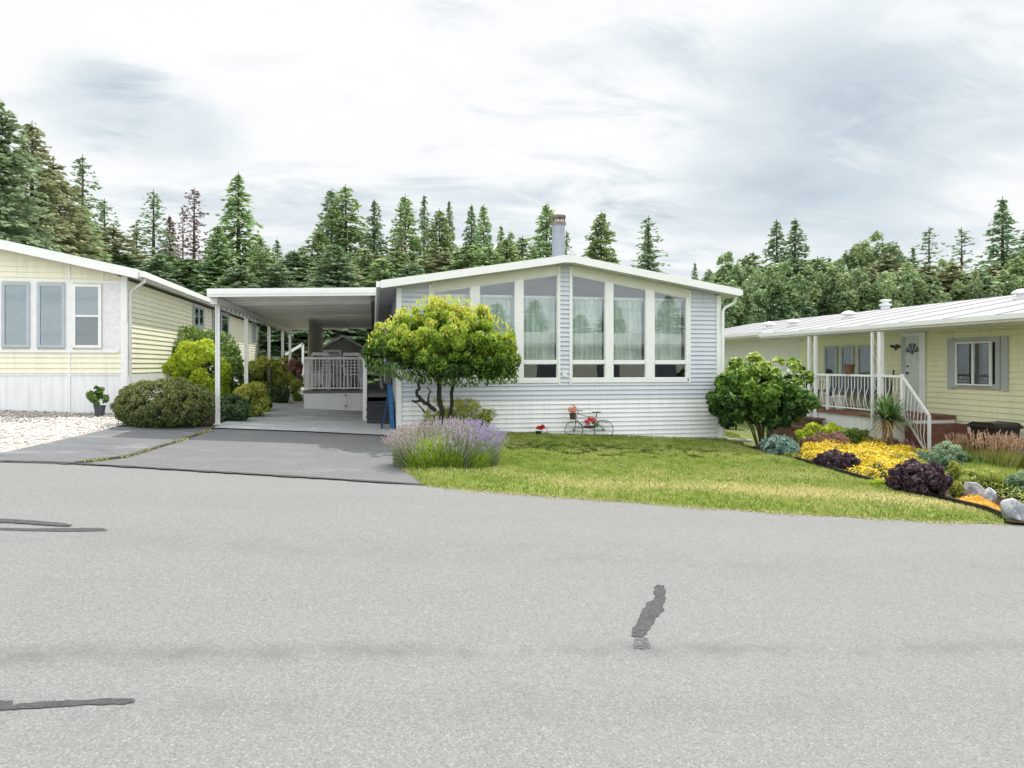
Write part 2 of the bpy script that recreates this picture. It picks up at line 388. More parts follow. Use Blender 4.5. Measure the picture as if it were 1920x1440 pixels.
# the ground: one sheet to the horizon
def axis(a, lo, hi, far, n1=30, n2=10):
    return sorted(set([round(x, 3) for x in np.concatenate([np.linspace(-far, lo, n2), np.linspace(lo, hi, n1), np.linspace(hi, far, n2)])]))
gx = axis(0, -30, 30, 900); gy = axis(0, -25, 60, 900)
gxx, gyy = np.meshgrid(gx, gy); vs = [(x, y, gz(x, y)-.035) for x, y in zip(gxx.ravel(), gyy.ravel())]; nx = len(gx)
gm = MB(); gm.add(vs, [(j*nx+i, j*nx+i+1, (j+1)*nx+i+1, (j+1)*nx+i) for j in range(len(gy)-1) for i in range(nx-1)])
tag(gm.build('ground', M_ground, None, (0, 0, 0)), kind='structure')
# road: far edge as in the photograph, near edge well behind the camera
far = [(-29, 25.9), (-20, 20.6)]+[g2(u, v) for u, v in ((-300, 858), (0, 865), (150, 870), (400, 885), (600, 897), (790, 909), (960, 925), (1240, 946), (1560, 967), (1880, 983), (2300, 1010))]
far += [(14, 1.6), (29, -7)]
dirn = Vector((far[-1][0]-far[0][0], far[-1][1]-far[0][1])).normalized(); nrm = (dirn.y, -dirn.x)
RW = 11.5
near = [(40-9, -13-RW), (-69, 45-RW-6)]
sheet('road', far+[(29, -22.3), (-29, 10.5)], M_road, 0.0)
# driveways
A = g2
lane_edge = [(150, 870), (238, 859), (330, 831), (385, 812), (404, 804)]
pad = [A(-300, 858), A(0, 864), A(140, 868), A(236, 856), A(326, 829), A(380, 809), A(400, 802), A(215, 800), A(200, 806), A(100, 830), A(0, 850), A(-300, 868-12)]
pad = [A(-200, 861), A(0, 864), A(140, 868), A(236, 856), A(326, 829), A(380, 809), A(398, 801), A(216, 801), A(196, 807), A(100, 829), A(20, 847), A(-60, 856)]
sheet('side_driveway', pad, M_pad, .010)
drv = [A(u, v+1) for u, v in lane_edge]+[A(404, 798), A(600, 802), A(750, 812), A(758, 880), A(800, 909), A(600, 898), A(400, 886)]
sheet('driveway', drv, M_drive, .012)
p1 = PG(404, 806); s_l = -3.25
slab = [A(400, 805), A(560, 811), A(748, 820), (.46, 14.5), (.46, 30), (s_l+.05, 30)]
sheet('carport_slab', slab, M_slab, .035)
# kerb-like lip between the two driveways with a mossy joint
mo = leaf_mat('joint_weed', [(0, (.16, .17, .05)), (.6, (.36, .34, .12)), (1, (.5, .46, .2))], .1)
lip = MB()
for (a, b) in zip(lane_edge[:-1], lane_edge[1:]):
    a = PG(*a); b = PG(*b); lip.bar(a+Vector((-.04, 0, .012)), b+Vector((-.04, 0, .012)), .07, .05)
tag(lip.build('driveway_kerb', plain('kerb_dark', (.13, .12, .10), .9, var=.3, scale=3), None, (0, 0, 0)), kind='structure')
n = 620; t = G.random(n)**.8; t = t[np.sin(t*23)+G.normal(0, .3, len(t)) > -.3]; n = len(t); P0 = []
seg = [PG(*p) for p in lane_edge]
for q in t:
    s_ = q*(len(seg)-1)*.85; i = int(s_); P0.append(seg[i].lerp(seg[i+1], s_-i))
P0 = np.array(P0)+np.c_[G.normal(0, .035, n), G.normal(0, .03, n), np.full(n, .03)]
mk = G.random(n) < .6
me = cards_mesh('weeds', P0, np.c_[G.normal(0, .6, n), G.normal(0, .6, n), np.ones(n)], rv(G, n), .05, .02, G.random(n))
tag(link_mesh('weeds', me, mo, None, (0, 0, 0)), 'yellowish weeds and moss in the joint between the two driveways', 'weeds', kind='stuff')
# tar joint along the mouth of the driveways
jt = MB()
for (a, b) in zip([(0, 866), (150, 871), (400, 886), (600, 898)], [(150, 871), (400, 886), (600, 898), (792, 910)]):
    a = PG(*a); b = PG(*b); nseg = 10
    for i in range(nseg):
        q = a.lerp(b, i/nseg); r = a.lerp(b, (i+1)/nseg); w = G.uniform(.02, .05)
        jt.add([(q.x-w*.5, q.y-w, q.z+.017), (r.x-w*.5, r.y-w, r.z+.017), (r.x+w*.5, r.y+w, r.z+.017), (q.x+w*.5, q.y+w, q.z+.017)], [(0, 1, 2, 3)])
tag(jt.build('road_joint', M_patch, None, (0, 0, 0)), kind='structure')
# tar patches on the road
def ragged(pts, amp=.004, it=2):
    q = smooth_poly(pts, it); return [(x+G.normal(0, amp), y+G.normal(0, amp)) for x, y in q]
def crack_seal(uv, mat, dz=.004, amp=.006, it=2):
    o = sheet('road_patch', ragged([A(*p) for p in uv], amp, it), mat, dz); return o
crack_seal([(1228, 1097), (1244, 1097), (1249, 1108), (1248, 1125), (1243, 1140), (1246, 1143), (1239, 1150), (1228, 1164), (1217, 1180), (1210, 1193), (1185, 1196), (1184, 1186), (1190, 1178), (1196, 1160), (1208, 1144), (1212, 1132), (1226, 1127), (1226, 1112)], M_patch)
crack_seal([(1188, 1197), (1217, 1196), (1219, 1217), (1206, 1219), (1186, 1216)], M_patch2, .004)
crack_seal([(-40, 1312), (12, 1316), (30, 1320), (100, 1317), (180, 1312), (244, 1310), (254, 1315), (246, 1321), (150, 1324), (60, 1330), (10, 1333), (-40, 1330)], M_patch)
crack_seal([(-30, 989), (60, 992), (130, 990), (196, 991), (202, 994), (196, 997), (90, 997), (-30, 994)], M_patch)
crack_seal([(-30, 972), (60, 977), (120, 982), (140, 986), (120, 989), (60, 984), (0, 981), (-30, 979)], M_patch, .008)
# gravel yard in front of the left house
yard = [A(-220, 860), A(-60, 856), A(20, 846.5), A(100, 828.5), A(196, 806.5), A(216, 800.5), (-4.2, 16.45), (-30, 16.45), (-30, 12)]
sheet('gravel_bed', yard, M_gravelb, -.01)
def pebbles():
    ico = bmesh.new(); bmesh.ops.create_icosphere(ico, subdivisions=1, radius=1); bv = np.array([v.co[:] for v in ico.verts]); bf = np.array([[v.index for v in f.verts] for f in ico.faces]); ico.free()
    n = 9000; X = G.uniform(-13.5, -4.2, n*3); Y = G.uniform(11.4, 16.4, n*3); k_ = inpoly(X, Y, yard); X = X[k_][:n]; Y = Y[k_][:n]; n = len(X)
    S = G.uniform(.012, .036, (n, 1, 1))*G.uniform(.55, 1.3, (n, 1, 3)); S[:, :, 2] *= .7
    V = bv[None]*S*(1+G.normal(0, .10, (n, len(bv), 1)))
    a = G.uniform(0, 6.28, n); ca, sa = np.cos(a)[:, None], np.sin(a)[:, None]
    V = np.stack([V[..., 0]*ca-V[..., 1]*sa, V[..., 0]*sa+V[..., 1]*ca, V[..., 2]], -1)
    V += np.stack([X, Y, -0.05*X+.015*Y+.002], -1)[:, None]
    me = bpy.data.meshes.new('gravel'); nv = len(bv); nf = len(bf)
    me.vertices.add(n*nv); me.vertices.foreach_set('co', V.ravel()); me.loops.add(n*nf*3); me.polygons.add(n*nf)
    me.loops.foreach_set('vertex_index', (bf[None]+np.arange(n)[:, None, None]*nv).ravel()); me.polygons.foreach_set('loop_start', np.arange(0, n*nf*3, 3))
    me.update(calc_edges=True)
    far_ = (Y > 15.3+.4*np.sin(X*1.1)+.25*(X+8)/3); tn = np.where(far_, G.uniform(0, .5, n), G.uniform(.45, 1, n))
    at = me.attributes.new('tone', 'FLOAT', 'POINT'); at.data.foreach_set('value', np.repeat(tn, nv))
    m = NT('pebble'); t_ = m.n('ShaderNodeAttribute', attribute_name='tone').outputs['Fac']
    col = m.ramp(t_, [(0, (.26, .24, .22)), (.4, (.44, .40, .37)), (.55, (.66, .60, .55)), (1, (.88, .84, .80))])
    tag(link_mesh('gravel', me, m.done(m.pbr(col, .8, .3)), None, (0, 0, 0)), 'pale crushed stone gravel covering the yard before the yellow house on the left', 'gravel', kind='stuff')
pebbles()
# soil beds
soil_left = [(-5.4, 14.75), (-3.2, 14.55), (-3.2, 31), (-5.4, 31)]
soil_left = [A(216, 800), A(400, 803), (-3.24, 14.6), (-3.2, 31), (-5.44, 31), (-5.44, 16.6), (-5.0, 16.4)]
sheet('flower_bed', soil_left, M_soil, .0)
edge_pts = [(1440, 851), (1500, 867), (1560, 885), (1660, 914), (1780, 945), (1850, 962), (1884, 976)]
soil_right = [A(*p) for p in edge_pts]+[A(1960, 985), A(2200, 1000), (12.9, 8.4), (12.9, 15.9), (11.2, 16.2), A(1460, 822), A(1400, 840)]
sheet('flower_bed', soil_right, M_soil, -.012)
em = MB(); ep = [PG(*p) for p in smooth_poly(edge_pts, 0)]
for a, b in zip(ep[:-1], ep[1:]):
    for i in range(4): em.bar(a.lerp(b, i/4)+Vector((0, 0, .04)), a.lerp(b, (i+1)/4)+Vector((0, 0, .04)), .02, .10)
tag(em.build('bed_edging', plain('black_plastic', (.02, .02, .02), .5), None, ep[0]), 'black plastic edging strip curving along the lawn and flower bed', 'garden edging')
path = [(8.7, 15.1), (9.7, 14.2), (11.0, 14.6), (11.0, 15.2), (9.8, 15.0), (9.0, 16.0)]
sheet('footpath', [A(1445, 822), A(1480, 832), A(1500, 842), A(1475, 842), A(1440, 828)], M_slab, -.004)
# ------------------------------------------------------------------ lawn
lawn_poly = [A(u, v) for u, v in ((790, 911), (860, 918), (960, 926), (1100, 936), (1240, 947), (1400, 958), (1560, 968), (1720, 977), (1884, 984))]
lawn_poly += [A(u, v) for u, v in ((1884, 976), (1850, 962), (1780, 945), (1660, 914), (1560, 885), (1500, 867), (1440, 851), (1400, 842))]
lawn_poly += [(9.2, 16), (9.3, 20), (7.9, 20), (7.85, 14.42), (.5, 14.42), (.5, 13.8), A(752, 880)]
LP = lawn_poly
def lawn_h(x, y):
    d = edge_dist(x, y, LP); e = np.clip(d/.45, 0, 1); back = np.clip((14.42-y)/.3, 0, 1)
    inside = inpoly(x, y, LP)
    h = np.where(inside, -.012+.075*(e*(2-e)), -.03)
    near_wall = (np.abs(y-14.42) < .6) & (x > .4) & (x < 7.9)
    h = np.where(near_wall & inside, .063, h)
    h += np.where(inside, .006*np.sin(x*2.3+y)*np.sin(y*3.1), 0)
    return -0.05*x+.015*y+h
def dryness(x, y):
    pts = [A(u, v) for u, v in ((880, 896), (1050, 915), (1250, 920), (1450, 930), (1620, 938), (1780, 955))]
    d = np.full(np.shape(x), 1e9)
    for (a, b) in zip(pts[:-1], pts[1:]):
        t = np.clip(((x-a[0])*(b[0]-a[0])+(y-a[1])*(b[1]-a[1]))/((b[0]-a[0])**2+(b[1]-a[1])**2), 0, 1)
        d = np.minimum(d, np.hypot(x-a[0]-t*(b[0]-a[0]), y-a[1]-t*(b[1]-a[1])))
    return np.exp(-(d/.48)**2)*.55*np.clip(.35+(x-1)*.16, .25, 1.15)+.14
lx = np.arange(.3, 9.9, .07); ly = np.arange(5.4, 20, .07); LX, LY = np.meshgrid(lx, ly); LZ = lawn_h(LX, LY); ins = inpoly(LX, LY, LP) | (edge_dist(LX, LY, LP) < .12)
ins &= ~((LX < 7.78) & (LY > 14.44))
idx = -np.ones(LX.shape, int); idx[ins] = np.arange(ins.sum()); q = (idx[:-1, :-1] >= 0) & (idx[1:, :-1] >= 0) & (idx[:-1, 1:] >= 0) & (idx[1:, 1:] >= 0)
F4 = np.stack([idx[:-1, :-1][q], idx[:-1, 1:][q], idx[1:, 1:][q], idx[1:, :-1][q]], -1)
me = bpy.data.meshes.new('lawn'); me.from_pydata(np.stack([LX[ins], LY[ins], LZ[ins]], -1).tolist(), [], F4.tolist()); me.update()
me.polygons.foreach_set('use_smooth', [True]*len(me.polygons))
at = me.attributes.new('dry', 'FLOAT', 'POINT'); at.data.foreach_set('value', dryness(LX[ins], LY[ins]))
tag(link_mesh('lawn', me, M_lawn, None, (0, 0, 0)), kind='structure')
def vnoise(x, y, s, seed):
    g = np.random.default_rng(seed); T = g.random((64, 64)); a = (x*s) % 63; b = (y*s) % 63; i = a.astype(int); j = b.astype(int); fa = a-i; fb = b-j
    fa = fa*fa*(3-2*fa); fb = fb*fb*(3-2*fb)
    return (T[i, j]*(1-fa)+T[i+1, j]*fa)*(1-fb)+(T[i, j+1]*(1-fa)+T[i+1, j+1]*fa)*fb
def blades(poly, n, zf, xr, yr, name, label, L0=.045, holes=True):
    X = G.uniform(*xr, n*4); Y = G.uniform(*yr, n*4); k_ = inpoly(X, Y, poly); X = X[k_][:n]; Y = Y[k_][:n]
    nz = vnoise(X+20, Y+20, 2.2, 1)*.4+vnoise(X+20, Y+20, 9, 2)*.6
    keep = G.random(len(X)) < .35+.9*nz; X = X[keep]; Y = Y[keep]; nz = nz[keep]; n = len(X)
    dry = np.clip(dryness(X, Y)+(vnoise(X+3, Y+9, 1.3, 5)-.5)*.55, 0, 1)
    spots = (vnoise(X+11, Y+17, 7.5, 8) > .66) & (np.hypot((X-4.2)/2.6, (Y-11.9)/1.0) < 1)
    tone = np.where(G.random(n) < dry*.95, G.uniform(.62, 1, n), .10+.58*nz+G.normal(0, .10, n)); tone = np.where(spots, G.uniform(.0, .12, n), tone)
    L = L0*G.uniform(.5, 1.4, n)*(1-.35*dry)*np.where(edge_dist(X, Y, poly) < .2, 1.25, 1)
    D = np.c_[G.normal(0, .5, n), G.normal(0, .5, n), np.ones(n)]
    C = np.c_[X, Y, zf(X, Y)+L*.4]
    me = cards_mesh(name, C, D, rv(G, n)*[1, 1, .2], L, .011, tone)
    tag(link_mesh(name, me, M_blade, None, (0, 0, 0)), label, 'grass', kind='stuff')
M_blade = leaf_mat('grass_blade', [(0, (.05, .07, .02)), (.15, (.13, .20, .025)), (.4, (.25, .33, .06)), (.58, (.38, .43, .11)), (.66, (.50, .46, .18)), (1, (.72, .64, .36))], .3, .6)
LP2 = lawn_poly
blades(LP, 170000, lawn_h, (.3, 9.9), (5.4, 17), 'grass', 'short yellow green lawn grass with dry straw patches before the grey house')

# ragged verge: runners of grass, clippings and grit spilling on to the asphalt
def verge():
    e = [PG(u, v) for u, v in ((800, 911), (960, 926), (1100, 936), (1240, 947), (1400, 958), (1560, 968), (1720, 977), (1884, 984))]; n = 5200
    s_ = G.random(n)*(len(e)-1.001); i = s_.astype(int); P = np.array([tuple(e[k].lerp(e[k+1], f-k)) for k, f in zip(i, s_)])
    off = np.abs(G.normal(0, .07, n))*(.3+1.4*vnoise(P[:, 0]+3, P[:, 1]+3, 3.1, 71)); P[:, 1] -= off-.06; P[:, 0] -= off*.5-.02
    P[:, 2] = -0.05*P[:, 0]+.015*P[:, 1]+.012; D = np.c_[G.normal(0, .9, n), G.normal(0, .9, n), G.uniform(.1, 1, n)]
    me = cards_mesh('verge_grass', P, D, rv(G, n), G.uniform(.02, .055, n), .009, G.uniform(.3, 1, n)); tag(link_mesh('verge_grass', me, M_blade, None, (0, 0, 0)), 'ragged dry grass and clippings along the road edge of the lawn', 'grass', kind='stuff')
verge()
# ================================================================== BUILDING MATERIALS
M_white = plain('white_paint', (.80, .81, .80), .35, var=.03)
M_cream = plain('cream_board', (.70, .70, .62), .45, var=.04)
M_roofw = plain('pale_roof', (.60, .60, .61), .5, var=.07, scale=2)
M_rroof = plain('white_metal_roof', (.26, .265, .28), .6, var=.10, scale=.7)
M_sid = siding_mat('blue_grey_siding', (.605, .64, .70))
M_skirt = siding_mat('white_siding', (.82, .83, .835))
M_yel = siding_mat('pale_yellow_siding', (.85, .835, .66))
M_yel2 = siding_mat('yellow_green_siding', (.80, .80, .54))
M_grey = siding_mat('grey_siding', (.33, .34, .33))
M_pan = plain('carport_pan', (.90, .90, .88), .35, var=.05)
M_metal = plain('galvanised', (.30, .33, .38), .5, .3, var=.1)
M_darkm = plain('dark_metal', (.12, .115, .11), .5, .4)
M_black = plain('black_plastic_bin', (.015, .015, .016), .4)
M_curt = plain('sage_curtain', (.87, .90, .86), .85, var=.10, scale=3)
M_dark = plain('dark_interior', (.055, .055, .055), .9)
M_blind = plain('pale_blind', (.50, .55, .60), .7)
M_brick = plain('brick_red_paint', (.19, .085, .06), .7, var=.2)
M_brown = plain('brown_board', (.14, .07, .045), .7, var=.25)
M_shut = plain('grey_shutter', (.42, .46, .46), .5)
M_doorm = plain('door_paint', (.60, .63, .60), .45)
def glassm():
    m = NT('window_glass'); fr = m.n('ShaderNodeFresnel', IOR=1.55).outputs[0]
    fr = m.math('ADD', m.math('MULTIPLY', fr, .9), .035, True)
    t = m.n('ShaderNodeBsdfTransparent', Color=(.92, .96, .95)).outputs[0]; g = m.n('ShaderNodeBsdfGlossy', Color=(.95, .97, 1), Roughness=.012,
            Normal=m.bump(m.noise(m.coord(), 1.2, 1), .05, .02)).outputs[0]
    x = m.n('ShaderNodeMixShader', Fac=fr); m.t.links.new(t, x.inputs[1]); m.t.links.new(g, x.inputs[2]); return m.done(x.outputs[0])
M_glass = glassm()
def laps_y(mb, Y, z0, z1, xr, pitch=.1, out=.036, sgn=-1):
    """horizontal laps on a wall facing -Y; xr(z) gives the wall's x range at height z"""
    z = z0
    while z < z1-1e-4:
        zt = min(z+pitch, z1); a0, b0 = xr(z); a1, b1 = xr(zt)
        if b0-a0 < .01: break
        if b1 < a1: a1 = b1 = (a1+b1)/2
        yo = Y+sgn*out
        mb.add([(a0, yo, z), (b0, yo, z), (b1, Y+sgn*.002, zt), (a1, Y+sgn*.002, zt), (a0, Y, z), (b0, Y, z)], [(0, 1, 2, 3) if sgn < 0 else (3, 2, 1, 0), (0, 4, 5, 1)])
        z = zt
def laps_x(mb, X, z0, z1, y0, y1, pitch=.1, out=.026, sgn=1):
    z = z0
    while z < z1-1e-4:
        zt = min(z+pitch, z1); xo = X+sgn*out
        mb.add([(xo, y0, z), (xo, y1, z), (X+sgn*.002, y1, zt), (X+sgn*.002, y0, zt), (X, y0, z), (X, y1, z)], [(0, 1, 2, 3), (0, 4, 5, 1)]); z = zt
def gable_roof(parent, xl, xc, xr, zl, zc, zr, y0, y1, th=.15, roofmat=None, fmat=None, seam=0):
    prof = [(xl, zl), (xc, zc), (xr, zr), (xr, zr-th), (xc, zc-th), (xl, zl-th)]
    # softly rounded ridge
    def rid(z): return [(xc-.35, zc-.35*(zc-zl)/(xc-xl)+z), (xc-.12, zc-.012+z), (xc+.12, zc-.012+z), (xc+.35, zc-.35*(zc-zr)/(xr-xc)+z)]
    prof = [(xl, zl)]+rid(0)+[(xr, zr), (xr, zr-th)]+rid(-th)[::-1]+[(xl, zl-th)]
    n = len(prof)//2
    def strip(mb, a0, a1, grow):
        for i in range(n-1):
            p = [prof[i], prof[i+1], prof[-2-i], prof[-1-i]]
            q = [(x, z+(grow if k_ < 2 else -grow)) for k_, (x, z) in enumerate(p)]
            mb.prism(q[::-1], 'y', a0, a1)
    f = MB(); strip(f, y0, y0+.03, .004); f.build('fascia', fmat or M_white, parent)
    r = MB(); strip(r, y0+.03, y1, 0)
    if seam:
        y = y0+seam
        while y < y1:
            for s_ in (0, 1):
                a, b = ((xl, zl), (xc-.35, prof[1][1])) if s_ == 0 else ((xc+.35, prof[4][1]), (xr, zr))
                r.bar((a[0], y, a[1]+.008), (b[0], y, b[1]+.008), .03, .02)
            y += seam
    return r.build('roof', roofmat or M_roofw, parent)
# ================================================================== MAIN HOUSE
YW = 14.4; YF = 14.0
XL = xy(746, YW); XR = xy(1348, YW); XC = xy(1056, YW)+.03
ZR = PY(1056, 477, YF).z; XRL = xy(714, YF); XRR = xy(1389, YF)
ZE = (PY(714, 528, YF).z+PY(1389, 540, YF).z)/2
SL = (ZR-ZE)/((XRR-XRL)/2)
def roofz(x): return ZR-abs(x-XC)*SL
Z_SILL = PY(1180, 716, YW).z; Z_LOW = PY(1180, 709, YW).z; Z_T0 = PY(1180, 682.5, YW).z; Z_T1 = PY(1180, 675, YW).z; Z_SK = PY(1180, 747, YW).z
house = thing('mobile_home', 'blue grey mobile home with tall gabled windows and white trim behind the lawn', 'house', (XC, YW, gz(XC, YW)))
gable_roof(house, XRL, XC, XRR, ZE, ZR, ZE, YF, 33, .15, seam=0)
wins = [(1072, 1134.5), (1149, 1210.5), (1226, 1286.5)]
wx = [(xy(a, YW), xy(b, YW)) for a, b in wins]; wx = [(2*XC-b, 2*XC-a) for a, b in wx[::-1]]+wx
trimR = xy(1292, YW); trimL = 2*XC-trimR; colR = xy(1069, YW); colL = 2*XC-colR
w = MB()
laps_y(w, YW, Z_SK, Z_SILL, lambda z: (XL, XR))
w2 = lambda z: (max(XL, XC-(ZR-.15-z)/SL), trimL); laps_y(w, YW, Z_SILL, roofz(trimL)-.15, w2)
laps_y(w, YW, Z_SILL, roofz(trimR)-.15, lambda z: (trimR, min(XR, XC+(ZR-.15-z)/SL)))
laps_y(w, YW, Z_SILL, ZR-.16, lambda z: (colL, colR))
for a, b, z0, z1 in ((XL, XR, Z_SK, Z_SILL-.01), (XL, trimL, Z_SILL, roofz(XL)-.17), (trimR, XR, Z_SILL, roofz(XR)-.17), (colL, colR, Z_SILL, ZR-.2)):
    w.box(a, b, YW+.003, YW+.1, z0, z1)
w.build('wall', M_sid, house)
s = MB(); laps_y(s, YW-.004, gz(4, YW)-.35, Z_SK, lambda z: (XL, XR), .098); s.box(XL, XR, YW-.01, YW+.1, gz(4, YW)-.4, Z_SK-.004); s.build('skirting', M_skirt, house)
side = MB()
side.box(XL, XL+.1, YW+.1, 32.8, gz(0, YW)-.3, ZE-.02); side.box(XR-.1, XR, YW+.1, 32.8, gz(8, YW)-.3, ZE-.02); side.box(XL+.1, XR-.1, 32.7, 32.8, 0, ZE-.1)
laps_x(side, XL, Z_SK, ZE-.17, YW+.05, 32.8, .1, .024, -1); laps_x(side, XR, Z_SK, ZE-.17, YW+.05, 32.8, .1, .014, 1)
side.build('side_wall', M_sid, house)
t = MB()
for x0, x1 in ((XL-.03, XL+.075), (XR-.075, XR+.03)):
    tt_ = MB(); tt_.box(x0, x1, YW-.045, YW+.12, gz(x0, YW)-.2, roofz(x0 if x0 < XC else x1)-.155); tt_.build('corner_trim', M_white, house)
for x in (trimL, colL, colR, trimR):
    t = MB(); t.box(x-.022, x+.022, YW-.04, YW+.04, Z_SILL-.04, roofz(x)-.17); t.build('casing', M_white, house)
fr = MB()   # frieze boards between roof and glass
for a, b in ((trimL+.022, colL-.022), (colR+.022, trimR-.022)):
    fr.prism([(a, roofz(a)-.352), (b, roofz(b)-.352), (b, roofz(b)-.152), (a, roofz(a)-.152)], 'y', YW-.02, YW+.08)
fr.build('frieze', M_cream, house)
ml = MB()
for grp in (wx[:3], wx[3:]):
    for (a, b) in ((grp[0][1], grp[1][0]), (grp[1][1], grp[2][0])):
        ml.prism([(a, Z_LOW), (b, Z_LOW), (b, roofz(b)-.354), (a, roofz(a)-.354)], 'y', YW-.035, YW+.08)
    ml.box(grp[0][0]-.02, grp[2][1]+.02, YW-.04, YW+.08, Z_SILL-.01, Z_LOW-.001)
    a, b = (trimL+.022, grp[0][0]) if grp is not None and grp[0][0] < XC else (colR+.022, grp[0][0])
    ml.prism([(a, Z_LOW), (b, Z_LOW), (b, roofz(b)-.354), (a, roofz(a)-.354)], 'y', YW-.03, YW+.08)
    a, b = (grp[2][1], colL-.022) if grp[0][0] < XC else (grp[2][1], trimR-.022)
    ml.prism([(a, Z_LOW), (b, Z_LOW), (b, roofz(b)-.354), (a, roofz(a)-.354)], 'y', YW-.03, YW+.08)
ml.build('mullion', M_white, house)
ZC0 = PY(1180, 563, YW+.3).z
for i, (a, b) in enumerate(wx):
    f = MB(); k_ = .016
    za, zb = roofz(a)-.354, roofz(b)-.354
    for x0, x1 in ((a, a+k_), (b-k_, b)): f.prism([(x0, Z_LOW), (x1, Z_LOW), (x1, roofz(x1)-.354), (x0, roofz(x0)-.354)], 'y', YW-.01, YW+.06)
    f.prism([(a+k_, za-k_), (b-k_, zb-k_), (b-k_, zb), (a+k_, za)], 'y', YW-.012, YW+.06)
    f.box(a+k_, b-k_, YW-.012, YW+.06, Z_LOW, Z_LOW+k_); f.box(a+k_, b-k_, YW-.025, YW+.06, Z_T0, Z_T1)
    win = f.build('window', M_white, house)
    p = MB()
    p.prism([(a+k_, Z_T1), (b-k_, Z_T1), (b-k_, roofz(b-k_)-.354-k_), (a+k_, roofz(a+k_)-.354-k_)], 'y', YW+.020, YW+.024)
    p.box(a+k_, b-k_, YW+.020, YW+.024, Z_LOW+k_, Z_T0); p.build('pane', M_glass, win)
    c = MB(); nseg = 90; g_ = np.random.default_rng(40+i); ph = np.cumsum(g_.uniform(.15, .85, nseg+1)); xs = np.linspace(a-.05, b+.05, nseg+1)
    gap = (i == 2)
    ys = YW+.30+.075*np.sin(ph*1.0)+.01*g_.normal(size=nseg+1)
    ytop = YW+.28+.02*np.sin(ph)
    ztop = ZC0; zbot = Z_T0-.02
    lev = [ztop, ztop-.12, zbot]; V = []
    for zi, z in enumerate(lev):
        for j in range(nseg+1): V.append((xs[j], (ytop[j] if zi == 0 else ys[j]), z))
    c.add(V, [(zi*(nseg+1)+j, (zi+1)*(nseg+1)+j, (zi+1)*(nseg+1)+j+1, zi*(nseg+1)+j+1) for zi in range(2) for j in range(nseg) if not (i in (2,) and .02 < (j/nseg) < .10)], True)
    c.build('curtain', M_curt, win)
    rl = MB(); rl.box(a-.05, b+.05, YW+.22, YW+.26, ztop-.01, ztop+.05); rl.build('curtain_rail', M_white, win)
room = MB(); room.box(XL+.12, XR-.12, 19, 19.1, Z_SK, ZE+.3); room.box(XL+.12, XR-.12, YW+.12, 19, Z_SK, Z_SK+.05)
room.box(XC-.05, XC+.05, YW+.15, 16.0, Z_SK, ZE+.3)
room.build('room', M_dark, house)
gt = MB()
for x0, x1 in ((XRL-.09, XRL-.002), (XRR+.002, XRR+.09)): gt.box(x0, x1, YF+.06, 33, ZE-.13, ZE-.01)
gt.build('gutter', M_white, house)
ds = MB(); zt = ZE-.14
ds.tube([(XRR+.03, YW-.12, zt), (XRR+.02, YW-.12, zt-.10), (XRR-.05, YW-.11, zt-.17), (XR+.10, YW-.10, zt-.25), (XR+.045, YW-.10, zt-.33), (XR+.045, YW-.10, gz(8, YW)+.12)], .034, 8)
gzr = gz(8.2, 14.2); ds.tube([(XR+.045, YW-.10, gzr+.16), (XR+.15, YW-.12, gzr+.10), (XR+.7, YW-.2, gzr+.05)], .034, 8)
ds.build('downspout', M_white, house)
sd = MB(); sd.box(XL-.03, XL-.016, 18.1, 19.0, .95, 2.95); sd.build('side_door', plain('dark_green_door', (.02, .04, .03), .3), house)
ol = MB(); ol.box(XC-.06, XC+.04, YW-.055, YW-.01, Z_SILL+.12, Z_SILL+.25); ol.build('wall_socket', M_skirt, house)
# flue
YC = 16.5; pc = PY(1047, 477, YC); ztop = PY(1047, 404, YC).z; rr = 12/1280*dep(pc.x, YC)
fl = thing('chimney_flue', 'round galvanised chimney flue rising above the ridge of the blue grey house', 'chimney', (pc.x, YC, roofz(pc.x)))
fb = MB(); fb.lathe((pc.x, YC, 0), [(rr*1.25, roofz(pc.x)-.1), (rr*1.2, roofz(pc.x)+.04), (rr, roofz(pc.x)+.1), (rr, ztop-.20), (rr*1.02, ztop-.2)], 28); fb.build('flue_pipe', M_metal, fl)
fc = MB(); fc.lathe((pc.x, YC, 0), [(rr*.9, ztop-.26), (rr*1.22, ztop-.24), (rr*1.22, ztop-.19), (rr*.9, ztop-.17)], 28)
for k_ in range(6): a = k_*math.pi/3; fc.box(pc.x+rr*math.cos(a)-.012, pc.x+rr*math.cos(a)+.012, YC+rr*math.sin(a)-.012, YC+rr*math.sin(a)+.012, ztop-.18, ztop-.06)
fc.lathe((pc.x, YC, 0), [(rr*1.15, ztop-.07), (rr*1.2, ztop-.05), (rr*1.15, ztop-.01), (rr*.5, ztop+.01)], 28)
fc.build('flue_cap', plain('rusty_cap', (.24, .19, .15), .6, .3, var=.3), fl)
